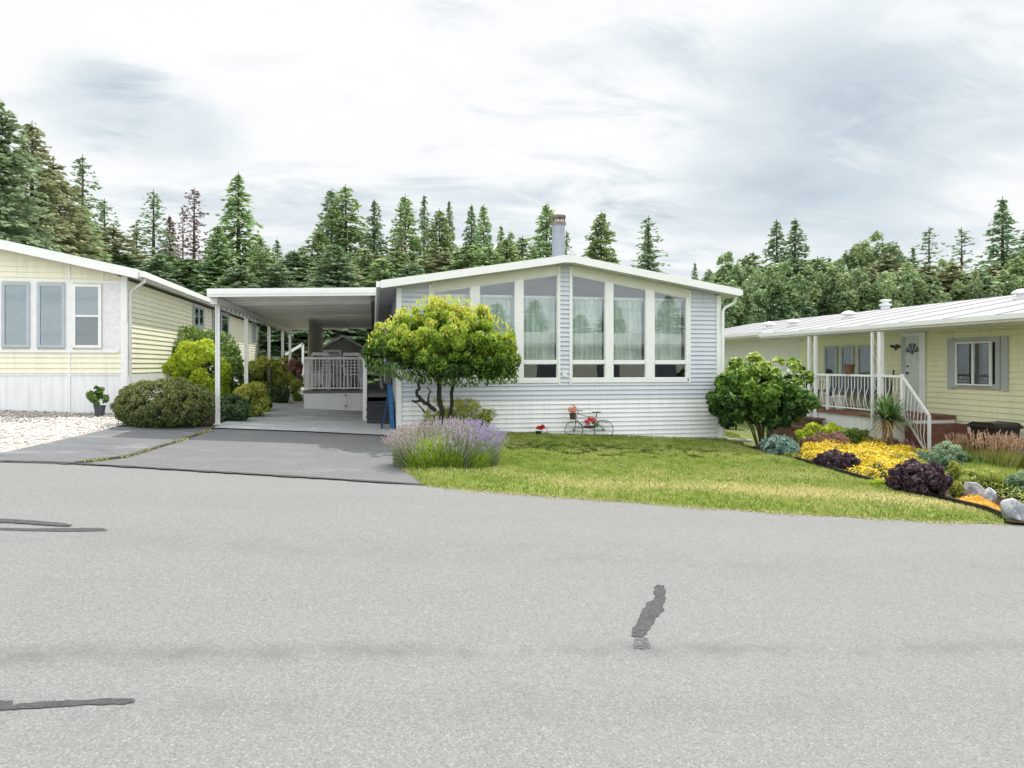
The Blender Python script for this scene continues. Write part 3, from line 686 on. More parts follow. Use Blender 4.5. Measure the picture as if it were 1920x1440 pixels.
# ================================================================== CARPORT
cp = thing('carport', 'white flat roofed carport on slim posts between the yellow and blue grey houses', 'carport', (-3.06, 14.5, gz(-3.06, 14.5)))
cyf = 13.95; cl = PY(388, 541, cyf); cr = PY(713, 539, cyf); cr.x = XRL-.095-.005
TH = .16; CB = 27.0
f = MB()
for z0, z1, o_ in ((-.16, -.115, .0), (-.115, -.04, .012), (-.04, 0, .0)):
    f.prism([(cl.x, cl.z+z0), (cr.x, cr.z+z0), (cr.x, cr.z+z1), (cl.x, cl.z+z1)], 'y', cyf-o_, cyf+.04)
f.prism([(cl.x, cl.z-.16), (cl.x+.05, cl.z-.16), (cl.x+.05, cl.z), (cl.x, cl.z)], 'y', cyf+.04, CB)
f.build('fascia', M_white, cp)
r = MB(); zl = cl.z; zr_ = cr.z
def pan(y0, y1, dz): r.prism([(cl.x+.05, zl-.09-dz), (cr.x, zr_-.09-dz), (cr.x, zr_-.02), (cl.x+.05, zl-.02)], 'y', y0, y1)
y = cyf+.04; k_ = 0
while y < CB:
    pan(y, y+.42, 0); pan(y+.42, y+.46, .035 if y > 19.5 or k_ in (3, 4) else .008); y += .46; k_ += 1
r.build('roof_pan', M_pan, cp)
bx_ = -3.06
b = MB(); b.box(bx_-.06, bx_+.06, cyf+.3, CB-.1, zl-.27, zl-.135); b.build('beam', M_white, cp)
b = MB(); b.bar((cr.x-.06, cyf+.1, zr_-.20), (cr.x-.06, CB, zr_-.20), .07, .14); b.build('house_beam', plain('dark_brown_metal', (.09, .075, .065), .6), cp)
for (py, ww) in ((14.6, .04), (17.75, .035), (21.5, .035), (24.6, .035), (26.7, .03)):
    q = MB(); g0 = gz(bx_, py)+.03
    for dx in (-.042, .018): q.box(bx_+dx, bx_+dx+.024, py-.03, py+.03, g0+.015, zl-.27)
    q.box(bx_-.018, bx_+.018, py-.008, py+.008, g0+.02, zl-.27); q.box(bx_-.075, bx_+.075, py-.06, py+.06, g0, g0+.015)
    q.build('post', M_white, cp)
# scalloped trim lights along the beam
q = MB()
for i in range(26):
    yy = 14.6+i*.46; q.add([(bx_+.07, yy-.05, zl-.27), (bx_+.07, yy+.05, zl-.27), (bx_+.07, yy, zl-.35), (bx_+.085, yy-.05, zl-.27), (bx_+.085, yy+.05, zl-.27), (bx_+.085, yy, zl-.35)], [(0, 1, 2), (5, 4, 3), (0, 2, 5, 3), (1, 4, 5, 2)])
q.build('scallop_trim', M_metal, cp)
# ================================================================== DECK
DY = 19.2; dx0 = xy(570, DY); dx1 = xy(686, DY); DZ = PY(620, 733, DY).z
deck = thing('porch_deck', 'raised deck with white siding base and railing at the back of the carport', 'deck', (dx0, DY, gz(-1, DY)+.035))
m_ = MB(); m_.box(dx0, dx1, DY+.012, 26.8, gz(-1, DY)-.1, DZ-.06); laps_y(m_, DY, gz(-1, DY)+.0, DZ-.06, lambda z: (dx0, dx1), .1)
m_.box(dx0, dx0+.35, DY-.02, DY, gz(-1, DY)+.03, DZ-.1); m_.build('deck_base', M_skirt, deck)
m_ = MB(); m_.box(dx0-.03, dx1, DY-.04, 26.8, DZ-.055, DZ); m_.box(dx1, XL-.02, 17.02, 26.8, DZ-.08, DZ); m_.build('deck_floor', plain('deck_grey', (.16, .17, .17), .8, var=.15), deck)
rl = MB(); n_ = 17
for i in range(n_+1):
    x = dx0+.02+(dx1-dx0-.04)*i/n_; rl.box(x-.009, x+.009, DY+.02, DY+.038, DZ+.09, DZ+.86)
rl.box(dx0, dx1, DY, DY+.06, DZ+.86, DZ+.92); rl.box(dx0, dx1, DY+.01, DY+.05, DZ+.06, DZ+.09)
for i in range(40):
    y = DY+.15+i*.18; rl.box(dx0+.02, dx0+.035, y, y+.015, DZ+.05, DZ+.86)
rl.box(dx0, dx0+.05, DY+.06, 26.6, DZ+.86, DZ+.91)
rl.build('railing', M_white, deck)
nw = MB(); nw.box(dx1-.04, dx1+.05, 16.42, 16.50, gz(-.1, 16.4)+.035, DZ+1.0); nw.box(dx1-.02, dx1+.03, 16.5, DY, DZ+.84, DZ+.9)
for i in range(14): nw.box(dx1-.01, dx1+.01, 16.7+i*.18, 16.715+i*.18, DZ+.0, DZ+.85)
nw.build('newel_post', M_white, deck)
ht = gz(.1, 16)+.035; st = MB(); nst = 3
for i in range(nst):
    y0 = 15.75+i*.30; z1 = ht+(DZ-ht)*(i+1)/(nst+1); st.box(dx1+.06, XL-.03, y0, 17.02, ht+(DZ-ht)*i/(nst+1), z1-.03); st.box(dx1+.04, XL-.03, y0-.03, y0+.29, z1-.03, z1)
st.build('steps', plain('charcoal_step', (.045, .047, .05), .7), deck)
ch = MB(); xh = dx0+(dx1-dx0)*.66
for z in (DZ-.16, DZ-.44): ch.box(xh, xh+.035, DY-.035, DY-.015, z, z+.06)
ch.box(xh+.07, xh+.075, DY-.03, DY-.014, DZ-.5, DZ-.12); ch.build('hatch_hinge', M_darkm, deck)
# hanging beige screen
sc_ = MB(); y0, y1 = 21.2, 26.6; nn = 60; V = []
for z in (DZ+.55, 3.0):
    for i in range(nn+1): V.append((dx0-.06+.05*math.sin(i*1.35), y0+(y1-y0)*i/nn, z))
sc_.add(V, [(i, i+1, nn+2+i, nn+1+i) for i in range(nn)], True); sco = sc_.build('privacy_screen', plain('beige_fabric', (.80, .74, .60), .85), None, (dx0, 21.2, DZ))
tag(sco, 'beige pleated privacy screen hanging on the left side of the carport deck', 'screen')
# deck chairs and table
def chair(x, y, rz, label):
    g0 = (x, y, DZ); o = thing('patio_chair', label, 'chair', g0, 'white patio chairs on the carport deck'); o.rotation_euler = (0, 0, rz)
    # local coordinates
    def L(mb, nm): mb.v = [(a+x, b_+y, c_+DZ) for a, b_, c_ in mb.v]; return mb.build(nm, M_white, o)
    for sx in (-.24, .24):
        for (ya, yb) in ((-.24, -.22), (.22, .27)):
            q = MB(); q.bar((sx, ya, 0), (sx*.92, yb*.85, .42), .04); L(q, 'leg')
    q = MB(); q.box(-.24, .24, -.22, .24, .42, .45); L(q, 'seat')
    q = MB()
    for sx in (-.23, .23): q.bar((sx, .23, .45), (sx*.95, .36, 1.02), .045)
    for k in range(6): z = .54+k*.088; q.bar((-.22, .25+.19*(z-.45)/.57*.6, z), (.22, .25+.19*(z-.45)/.57*.6, z), .05, .018, (0, 0, 1))
    q.bar((-.22, .36, 1.02), (.22, .36, 1.02), .05, .07); L(q, 'backrest')
    for sx in (-.26, .26): q = MB(); q.bar((sx, -.22, .64), (sx, .28, .66), .05, .03); q.bar((sx, -.21, .43), (sx, -.21, .64), .04); L(q, 'armrest')
    return o
chair(xy(598, 20.2), 20.2, R(190), 'white slatted patio chair left of the deck table, nearest the left railing')
chair(xy(663, 20.3), 20.3, R(172), 'white slatted patio chair on the near side of the deck table, beside the newel post')
chair(xy(622, 21.9), 21.9, R(10), 'white slatted patio chair behind the deck table, facing the railing')
chair(xy(700, 20.6), 20.6, R(95), 'white slatted patio chair on the deck landing, above the dark steps')
tx, ty = xy(636, 21.0), 21.0
tb = thing('patio_table', 'white round patio table between the white chairs on the carport deck', 'table', (tx, ty, DZ))
q = MB(); q.lathe((tx, ty, DZ), [(.50, .68), (.52, .70), (.52, .72), (.49, .725)], 28); q.build('tabletop', M_white, tb)
for k_ in range(4):
    a = R(45+90*k_); q = MB(); q.bar((tx+.42*math.cos(a), ty+.42*math.sin(a), DZ), (tx+.34*math.cos(a), ty+.34*math.sin(a), DZ+.685), .04); q.build('leg', M_white, tb)
# shed at the end
SY = 27.6; sl, sr, scx = xy(600, SY), xy(690, SY), xy(643, SY); sr = 2*scx-sl+.1
shed = thing('garden_shed', 'small grey gabled shed with white trim behind the carport deck', 'shed', (scx, SY, gz(scx, SY)))
zp = PY(643, 628, SY).z; zE = PY(600, 651, SY).z; g0 = gz(scx, SY)
q = MB(); ss = (zp-zE)/(scx-sl); laps_y(q, SY, g0, zp-.09, lambda z: (max(sl+.1, scx-(zp-.09-z)/ss), min(sr-.1, scx+(zp-.09-z)/ss)), .12)
q.box(sl+.1, sr-.1, SY+.003, SY+2.4, g0, zE-.02); q.build('wall', M_grey, shed)
q = MB()
for a, b_ in ((sl-.12, scx), (sr+.12, scx)):
    za = zp-abs(a-scx)*ss; pl = [(a, za-.09), (b_, zp-.09), (b_, zp), (a, za)]; q.prism(pl if a < b_ else pl[::-1], 'y', SY-.2, SY+2.5)
q.build('roof', M_roofw, shed)
q = MB(); xd0, xd1 = xy(601, SY), xy(640, SY); zt_ = PY(620, 656, SY).z; q.box(xd0, xd1, SY-.05, SY-.02, zt_-.09, zt_); q.box(xd1-.09, xd1, SY-.05, SY-.02, g0, zt_-.09); q.box(xd0, xd0+.09, SY-.05, SY-.02, g0, zt_-.09)
q.build('door_frame', M_white, shed); q = MB(); q.box(xd0+.09, xd1-.09, SY-.03, SY-.017, g0+.02, zt_-.09); q.build('door', M_grey, shed)
# blue folded step ladder against the house corner
bl = thing('step_ladder', 'blue folded step ladder leaning at the left corner of the blue grey house', 'ladder', (.40, 14.9, gz(.4, 14.9)+.035))
M_blue = plain('blue_fibreglass', (.008, .11, .28), .4); M_navy = plain('navy_metal', (.01, .035, .10), .4)
g0 = gz(.4, 14.9)+.035; q = MB()
for yy in (14.62, 15.0): q.bar((.40, yy, g0), (.34, yy+.06, g0+.92), .09, .03, (0, 1, 0))
q.build('side_rail', M_blue, bl); q = MB()
for i in range(3): z = .2+i*.25; x = .40-.06*z/.92; q = MB(); q.box(x-.05, x+.04, 14.66, 15.06, g0+z, g0+z+.03); q.build('tread', M_blue, bl)
q = MB()
for yy in (14.66, 15.0): q.bar((.17, yy+.05, g0), (.33, yy+.06, g0+.80), .035)
q.bar((.18, 14.72, g0+.1), (.18, 15.05, g0+.1), .03); q.build('rear_leg', M_navy, bl)
# ================================================================== LEFT HOUSE (front faces the road, long side faces the carport)
LY = 16.5; LF = 16.12; LX1 = xy(236, LY); LX0 = LX1-7.3; LC = (LX0+LX1)/2
lh = thing('yellow_mobile_home', 'pale yellow mobile home with three front windows and gravel yard at the left', 'house', (LC, LY, gz(LC, LY)))
pa = PY(0, 449, LF); pb = PY(252, 504, LF); lsl = (pa.z-pb.z)/(pb.x-pa.x); lxr = pb.x+.06; lzr = pa.z-lsl*(lxr-pa.x); lxl = 2*LC-lxr; lzc = lzr+lsl*(lxr-LC)
gable_roof(lh, lxl, LC, lxr, lzr, lzc, lzr, LF, 34.8, .19)
def lroof(x): return lzc-abs(x-LC)*lsl-.19
zsk = PY(100, 700, LY).z; zbot = gz(LX1, LY)-.05; ztr0 = PY(100, 529, LY).z; ztr1 = PY(100, 656, LY).z
q = MB(); laps_y(q, LY, zsk, lroof(LC), lambda z: (max(LX0, LC-(lroof(LC)-z)/lsl), min(LX1, LC+(lroof(LC)-z)/lsl)), .115, .024)
q.box(LX0, LX1, LY+.003, LY+.1, zbot, lroof(LX1)-.02); q.build('wall', M_yel, lh)
q = MB(); q.box(LX0, LX1, LY-.012, LY+.002, zbot, zsk-.02)
for i in range(34): x = LX0+.1+i*.22; q.box(x, x+.015, LY-.018, LY-.012, zbot+.05, zsk-.06)
q.box(LX0, LX1, LY-.03, LY-.0125, zsk-.045, zsk-.01)
q.box(LX1-.0, LX1+.012, LY+.1, 34.5, zbot-.1, zsk-.02); q.build('skirting', M_skirt, lh)
q = MB(); laps_x(q, LX1, zsk, lzr-.19, LY+.06, 34.5, .115, .024); q.box(LX1-.1, LX1, LY+.1, 34.5, zbot, lzr-.19); q.build('side_wall', M_yel, lh)
q = MB(); q.box(LX1-.09, LX1+.03, LY-.035, LY+.06, zbot, lroof(LX1)); 
for u in (131,): x = xy(u, LY); q.box(x-.02, x+.02, LY-.034, LY-.001, zbot, lroof(x))
x = xy(194, LY); q.box(x-.012, x+.012, LY-.034, LY-.001, ztr0, lroof(x))
q.box(LX0, xy(230, LY), LY-.04, LY-.001, ztr0, ztr0+.05); q.box(LX0, xy(224, LY), LY-.045, LY-.001, ztr1-.06, ztr1)
for (a, b) in ((-14, 6), (58, 72), (124, 138)): q.box(xy(a, LY), xy(b, LY), LY-.036, LY-.001, ztr1, ztr0)
q.build('trim', M_white, lh)
q = MB(); q.box(xy(193, LY), xy(229, LY), LY-.032, LY-.002, ztr1, ztr0)
q.build('stucco_panel', plain('stucco_white', (.74, .74, .75), .8, var=.08, scale=20), lh)
M_bluef = plain('blue_grey_frame', (.42, .47, .53), .4)
M_ld = plain('window_dark', (.10, .12, .14), .4)
def flat_window(parent, P, a0, a1, z0, z1, fmat, fw=.05, rail=None, mull=None, proud=.03, blind=(0, 1), blindmat=None):
    """P(a, z, out) maps to the wall; a window slightly proud of the siding"""
    def bx(mb, a, b, c, d, o0, o1):
        v = [P(a, c, o0), P(b, c, o0), P(b, d, o0), P(a, d, o0), P(a, c, o1), P(b, c, o1), P(b, d, o1), P(a, d, o1)]
        mb.add(v, [(0, 1, 2, 3), (7, 6, 5, 4), (0, 4, 5, 1), (1, 5, 6, 2), (2, 6, 7, 3), (3, 7, 4, 0)])
    f = MB(); bx(f, a0, a0+fw, z0, z1, .0, proud+.02); bx(f, a1-fw, a1, z0, z1, .0, proud+.02)
    bx(f, a0+fw, a1-fw, z0, z0+fw, .0, proud+.02); bx(f, a0+fw, a1-fw, z1-fw, z1, .0, proud+.02)
    if rail: bx(f, a0+fw, a1-fw, rail-.02, rail+.02, 0, proud+.018)
    if mull: bx(f, mull-.02, mull+.02, z0+fw, z1-fw, 0, proud+.018)
    w = f.build('window', fmat, parent)
    g = MB(); bx(g, a0+fw, a1-fw, z0+fw, z1-fw, proud-.004, proud); g.build('pane', M_glass, w)
    d = MB(); bx(d, a0+fw, a1-fw, z0+fw, z1-fw, .002, .014); d.build('dark_backing', M_ld, w)
    if blindmat:
        b = MB(); aa, ab = a0+fw+(a1-a0-2*fw)*blind[0], a0+fw+(a1-a0-2*fw)*blind[1]; zb0 = z0+fw if not rail or len(blind) < 3 else rail
        n = 22 if blindmat is not M_sheer else 1
        for i in range(n):
            c0 = zb0+(z1-fw-zb0)*i/n; bx(b, aa, ab, c0+.002, c0+(z1-fw-zb0)/n-.002, .016, .020)
        b.build('blind', blindmat, w)
    return w
PF = lambda a, z, o: (a, LY-.026-o, z)
wz0, wz1 = PY(100, 652, LY).z, PY(100, 532, LY).z
M_sheer = plain('grey_sheer', (.40, .45, .49), .7)
flat_window(lh, PF, xy(6, LY), xy(58, LY), wz0, wz1, M_bluef, .06, None, None, blindmat=M_sheer)
flat_window(lh, PF, xy(72, LY), xy(124, LY), wz0, wz1, M_bluef, .06, None, None, blindmat=M_sheer)
flat_window(lh, PF, xy(138, LY), xy(192, LY), wz0, wz1, M_white, .06, (wz0+wz1)/2, None, blind=(0, 1, 1), blindmat=M_sheer)
PS = lambda a, z, o: (LX1+.026+o, a, z)
for (u0, u1, v0, v1) in ((360, 379, 575, 617), (397, 426, 584, 632), (471, 478, 600, 640)):
    ya, yb = PX(u0, 600, LX1).y, PX(u1, 600, LX1).y; z1 = PX((u0+u1)/2, v0, LX1).z; z0 = PX((u0+u1)/2, v1, LX1).z
    flat_window(lh, PS, ya, yb, z0, z1, M_bluef, .07, mull=(ya+yb)/2, blindmat=M_sheer, blind=(.55, 1))
q = MB(); q.box(lxr+.002, lxr+.10, LF+.08, 34.8, lzr-.15, lzr-.02); q.build('gutter', M_white, lh)
q = MB(); q.tube([(lxr+.04, LF+.35, lzr-.15), (lxr+.03, LF+.36, lzr-.22), (LX1+.15, LY+.12, lzr-.36), (LX1+.05, LY+.12, lzr-.45), (LX1+.05, LY+.12, zbot+.1)], .033, 8); q.build('downspout', M_skirt, lh)
q = MB(); p = PX(450, 590, LX1); q.box(LX1+.01, LX1+.1, p.y-.07, p.y+.07, p.z-.12, p.z+.12); q.build('wall_lamp', M_darkm, lh)
# ================================================================== RIGHT HOUSE (long side faces the main house)
RX = 13.0; RE = 11.55; RB0, RB1 = 8.4, 27.5; RN = 18.8
rh = thing('yellow_green_mobile_home', 'yellow green mobile home with covered side porch and white metal roof at the right', 'house', (16.6, 17, gz(16.6, 17)))
zf1 = PX(1920, 586, RE).z; zf0 = PX(1920, 605, RE).z; rxc = 16.7; rzc = PX(1920, 551, rxc).z
rs = (rzc-zf1)/(rxc-RE)
def slab(mb, xa, xb, y0, y1, th): 
    za, zb = rzc-(rxc-xa)*rs, rzc-(rxc-xb)*rs; mb.prism([(xa, za-th), (xb, zb-th), (xb, zb), (xa, za)], 'y', y0, y1)
q = MB(); slab(q, RE, rxc, RB0-.3, RN, .06); slab(q, 12.2, rxc, RN, RB1+.3, .06)
q.prism([(rxc, rzc-.06), (2*rxc-12.2, rzc-.06-4.5*rs), (2*rxc-12.2, rzc-4.5*rs), (rxc, rzc)], 'y', RB0-.3, RB1+.3)
y = RB0
while y < RB1:
    xa = RE if y < RN else 12.2; q.bar((xa, y, rzc-(rxc-xa)*rs+.006), (rxc, y, rzc+.006), .03, .012); y += 1.22
q.build('roof', M_rroof, rh)
q = MB()
for xa, y0, y1 in ((RE, RB0-.32, RN), (12.2, RN, RB1+.3)):
    z = rzc-(rxc-xa)*rs; th = (zf1-zf0)*.8
    q.box(xa-.035, xa-.002, y0, y1, z-th, z-.05); q.box(xa-.10, xa-.036, y0, y1, z-.10, z-.01)
    q.box(xa, xa+1.5 if xa < 12 else RX, y0+.02, y1, z-th+.0, z-th+.012)
q.box(RE, 12.2, RN-.03, RN, zf0, zf1+.10)
q.build('fascia', M_white, rh)
rz_t = zf0; rskz = PX(1920, 812, RX).z; rg = lambda y: gz(RX, y)
q = MB(); laps_x(q, RX, rskz, rz_t, RB0, 19.0, .125, .028, -1); q.box(RX+.002, RX+.1, RB0, RB1, rg(8)-.3, rz_t+.2); q.build('wall', M_yel2, rh)
q = MB(); laps_x(q, RX, rskz, rz_t+.1, 19.0, RB1, .125, .028, -1); q.build('rear_wall', M_cream, rh)
q = MB(); q.box(RX-.016, RX+.001, RB0, RB1, rg(8)-.3, rskz-.004); q.build('skirting', M_skirt, rh)
PR = lambda a, z, o: (RX-.031-o, a, z)
ya, yb = PX(1880, 650, RX).y, PX(1790, 650, RX).y; z1 = PX(1834, 634, RX).z; z0 = PX(1834, 728, RX).z
M_wb = plain('white_blind', (.62, .66, .70), .6)
q = MB(); yy0, yy1 = PX(1893, 650, RX).y, PX(1780, 650, RX).y
q.box(RX-.06, RX-.031, yy0, ya-.01, z0-.03, z1+.02); q.build('shutter', M_shut, rh); q = MB(); q.box(RX-.06, RX-.031, yb+.01, yy1, z0-.03, z1+.02)
q.build('shutter', M_shut, rh)
flat_window(rh, PR, ya, yb, z0, z1, M_shut, .10, blindmat=None)
ya, yb = PX(1867, 650, RX).y, PX(1800, 650, RX).y; z1 = PX(1834, 641, RX).z; z0 = PX(1834, 723, RX).z
PR2 = lambda a, z, o: (RX-.085-o, a, z)
flat_window(rh, PR2, ya, yb, z0, z1, M_white, .035, mull=(ya+yb)/2, blind=(0.02, .47), blindmat=M_wb)
PZ = PX(1620, 774, RE).z   # porch floor
dy0, dy1 = PX(1728, 650, RX).y, PX(1702, 650, RX).y; dz1 = PX(1715, 630, RX).z
df = MB(); dya, dyb = PX(1738, 650, RX).y, PX(1693, 650, RX).y; dzt = PX(1715, 624, RX).z
df.box(RX-.07, RX-.031, dya, dy0, PZ, dzt); df.box(RX-.07, RX-.031, dy0, dyb, dz1, dzt); df.build('door_frame', M_white, rh)
dr = MB(); dr.box(RX-.06, RX-.031, dy0+.005, dy1-.005, PZ+.02, dz1-.005); dr = dr.build('door', M_doorm, rh)
q = MB(); q.box(RX-.05, RX-.031, dy1, dyb, PZ, dz1); q.build('door_gap', M_shut, rh)
q = MB(); yc = (dy0+dy1)/2; zf = dz1-.42
for k_ in range(4):
    a0, a1 = R(8+k_*43), R(8+k_*43+34); q.add([(RX-.065, yc+.05*math.cos(a0), zf+.05*math.sin(a0)), (RX-.065, yc+.22*math.cos(a0), zf+.26*math.sin(a0)), (RX-.065, yc+.22*math.cos(a1), zf+.26*math.sin(a1)), (RX-.065, yc+.05*math.cos(a1), zf+.05*math.sin(a1))], [(0, 1, 2, 3)])
q.build('fanlight', M_ld, dr)
q = MB(); q.lathe((RX-.09, dy1-.08, PZ+.95), [(.02, -.03), (.035, 0), (.02, .03)], 10); q.build('door_handle', M_darkm, dr); q = MB(); q.lathe((RX-.08, dy1-.08, PZ+1.12), [(.02, -.02), (.025, 0), (.02, .02)], 10); q.build('deadbolt', M_darkm, dr); q = MB(); q.lathe((RX-.065, yc, PZ+1.45), [(.02, -.05), (.03, 0), (.02, .05)], 8); q.build('door_knocker', M_darkm, dr)
for (u0, u1) in ((1549, 1573), (1580, 1604), (1611, 1640)):
    ya, yb = PX(u1, 650, RX).y, PX(u0, 650, RX).y; z1 = PX(1600, 648, RX).z; z0 = PX(1600, 712, RX).z
    flat_window(rh, PR, ya, yb, z0, z1, M_shut, .07, blindmat=M_wb, blind=(0, .95))
q = MB(); q.box(RX-.09, RX-.031, PX(1645, 650, RX).y, PX(1541, 650, RX).y, PX(1600, 716, RX).z, PX(1600, 712, RX).z); q.build('window_sill', M_white, rh)
# roof ventilators
for i, (u, v, lb) in enumerate(((1442, 612, 'farthest round roof ventilator, nearest the blue grey house'), (1487, 608, 'second round roof ventilator from the left on the white metal roof'), (1591, 593, 'round roof ventilator left of the white roof chimney'), (1916, 556, 'round roof ventilator on the white roof at the right edge of the photo'))):
    xv = 15.6; d_ = ray(u, v+4)
    # intersect the roof plane z = rzc-(rxc-x)*rs
    tt = (rzc-rxc*rs-EYE)/(d_.z-d_.x*rs)
    x, y = d_.x*tt, d_.y*tt
    if not (RE < x < rxc): x = 16.3; y = PX(u, v, x).y
    z = rzc-(rxc-x)*rs
    vt = thing('roof_ventilator', 'white '+lb, 'roof vent', (x, y, z), 'roof ventilators on the white metal roof')
    q = MB(); q.lathe((x, y, z), [(.18, -.03), (.18, .02), (.10, .04), (.10, .10)], 14); q.build('vent_base', M_white, vt)
    q = MB(); q.lathe((x, y, z), [(.13, .10), (.21, .12), (.20, .17), (.10, .22), (.02, .235)], 14); q.build('vent_cap', M_white, vt)
u, v = 1660, 585; x = 16.5; y = PX(u, v, x).y; z = rzc-.06; h = PX(u, 561, x).z
cv = thing('chimney_pipe', 'short white pipe chimney with cap on the ridge of the right house', 'chimney', (x, y, z))
q = MB(); q.lathe((x, y, 0), [(.14, z-.1), (.14, h-.22), (.19, h-.22), (.19, h-.16), (.14, h-.15)], 16); q.build('flue_pipe', M_white, cv)
q = MB(); q.lathe((x, y, 0), [(.10, h-.15), (.10, h-.08), (.17, h-.07), (.17, h-.02), (.05, h)], 16); q.build('flue_cap', M_white, cv)
# porch
pyA, pyB = PX(1692, 700, RE).y, RN-.4
po = thing('side_porch', 'raised porch with white curved baluster railing and red floor along the yellow green house', 'porch', (RE, 15, gz(RE, 15)))
q = MB(); q.box(RE-.03, RX-.05, pyA, pyB, PZ-.09, PZ); q.build('porch_floor', M_brick, po)
q = MB(); q.box(RE+.02, RE+.06, pyA, pyB, gz(RE, 17)-.3, PZ-.09); q.box(RE, RE+.02, PX(1612, 800, RE).y-.02, PX(1612, 800, RE).y+.02, gz(RE, 17)-.3, PZ-.09); q.box(RE+.06, RX-.05, pyA+.02, pyA+.05, gz(RE, 17)-.3, PZ-.09); q.build('porch_skirt', M_skirt, po)
q = MB(); y = pyA+.05; k_ = 0
q.box(RE-.02, RE+.03, pyA, pyB, PZ+.87, PZ+.92); q.box(RE-.01, RE+.02, pyA, pyB, PZ+.07, PZ+.10)
while y < pyB-.05:
    s_ = .045 if k_ % 2 else -.045
    q.tube([(RE+.005, y, PZ+.08), (RE-.04, y+s_*.4, PZ+.26), (RE-.03, y+s_, PZ+.42), (RE+.005, y, PZ+.60), (RE+.005, y, PZ+.89)], .0085, 5); y += .115; k_ += 1
q.box(RE-.03, RE+.03, pyA-.03, pyA+.03, PZ-.02, PZ+.95); q.box(RE-.025, RE+.025, 15.7, 15.75, PZ-.1, PZ+.87)
q.build('railing', M_white, po)
ye = PX(1742, 778, RE).y; ze_top = PX(1742, 779, RE).z; g0 = gz(RE, ye)
q = MB(); q.bar((RE, pyA, PZ+.90), (RE, ye, ze_top), .05, .04); q.bar((RE, pyA, PZ+.08), (RE, ye+.05, g0+.10), .03)
nb = 8
for i in range(1, nb): t_ = i/nb; y = pyA+(ye-pyA)*t_; q.tube([(RE, y, PZ+.08+(g0+.1-PZ-.08)*t_), (RE-.03, y+.02, PZ+.08+(g0+.1-PZ-.08)*t_+.25), (RE, y, PZ+.90+(ze_top-PZ-.90)*t_)], .0085, 5)
q.box(RE-.025, RE+.025, ye-.03, ye+.02, g0, ze_top); q.build('stair_rail', M_white, po)
q = MB(); n_ = 4; run = .29
for i in range(n_): z = PZ-(PZ-g0)*(i+1)/(n_+1); q.box(RE+.06, RX-.04, pyA-run*(i+1), pyA+.0-run*i-.001, gz(12, 12)-.1, z)
q.build('steps', M_brick, po)
q = MB()
for i in range(2): z = PZ-.24*(i+1); q.box(RE-.32*(i+1), RE-.05, 15.75, 17.4, z-.05, z); q.box(RE-.32*(i+1)+.03, RE-.10, 15.8, 17.35, gz(RE, 16)-.1, z-.05)
q.build('side_steps', M_brown, po)
def post_pair(ua, ub, wa, wb):
    q = MB(); a = PX(ua, 700, RE).y; b = PX(ub, 700, RE).y; gg = gz(RE, a)-.1
    q.box(RE-.03-.03, RE-.03+wa-.03, a-wa/2, a+wa/2, gg, zf0+.003); q.box(RE-.06, RE-.06+wb, b-wb/2, b+wb/2, gg, zf0+.003)
    pts = []; z = gg+.1; s_ = 0
    while z < zf0-.1: pts.append((RE-.04, a-wa/2 if s_ else b+wb/2, z)); z += .17; s_ ^= 1
    q.tube(pts, .007, 5); q.build('post', M_white, po)
post_pair(1638, 1652, .05, .10); post_pair(1519, 1531, .06, .07)
# things on the porch
def planter(name, label, x, y, r, h, mat, z=None, cat_='pot', group=None):
    z = PZ if z is None else z; q = MB(); q.lathe((x, y, z), [(r*.75, 0), (r*.95, h*.85), (r*1.05, h*.86), (r*1.05, h), (r*.9, h), (r*.88, h*.9)], 16)
    o = q.build(name, mat, None, (x, y, z)); tag(o, label, cat_, group); return o
M_wpot = plain('white_pot', (.62, .62, .60), .6)
planter('planter_pot', 'white planter pot behind the porch railing, left of its twin', RE+.35, PX(1556, 750, RE+.35).y, .16, .32, M_wpot)
planter('planter_pot', 'white planter pot behind the porch railing, right of its twin and nearer the stairs', RE+.35, PX(1575, 750, RE+.35).y, .15, .36, M_wpot)
bt = thing('porch_bench', 'dark bench on the porch behind the curved white railing', 'bench', (RX-.4, 16.6, PZ)); q = MB(); q.box(RX-.65, RX-.15, 15.2, 17.4, PZ+.40, PZ+.45); q.build('seat', M_ld, bt)
q = MB(); q.box(RX-.17, RX-.12, 15.2, 17.4, PZ+.45, PZ+.88); q.build('backrest', M_ld, bt)
for yy in (15.3, 17.3):
    for xx in (RX-.62, RX-.2): q = MB(); q.box(xx-.025, xx+.025, yy-.025, yy+.025, PZ, PZ+.4); q.build('leg', M_ld, bt)
planter('dark_pot', 'dark brown pot standing on the porch railing before the windows', RE+.02, PX(1591, 700, RE).y, .13, .24, M_brown, PZ+.925)
q = MB(); p = PX(1682, 650, RX); x = RX-.05
q.prism([(p.y-.16, p.z+.02), (p.y-.05, p.z+.06), (p.y+.02, p.z+.02), (p.y+.14, p.z+.05), (p.y+.20, p.z+.01), (p.y+.10, p.z-.03), (p.y+.03, p.z-.04), (p.y+.0, p.z-.10), (p.y-.04, p.z-.04), (p.y-.12, p.z-.03)], 'x', x-.01, x+.015)
tag(q.build('wall_ornament', M_black, None, (x, p.y, p.z)), 'small black metal wall ornament left of the porch door', 'ornament')
q = MB(); a = PX(1676, 694, RX-.1); b = PX(1667, 740, RX-.25); b.z = max(PZ, b.z-.3); q.tube([a, b], .02, 6); q.tube([b+Vector((0, 0, .25)), b], [.02, .07], 8)
tag(q.build('broom', M_black, None, b), 'black broom leaning on the wall left of the porch door', 'broom')
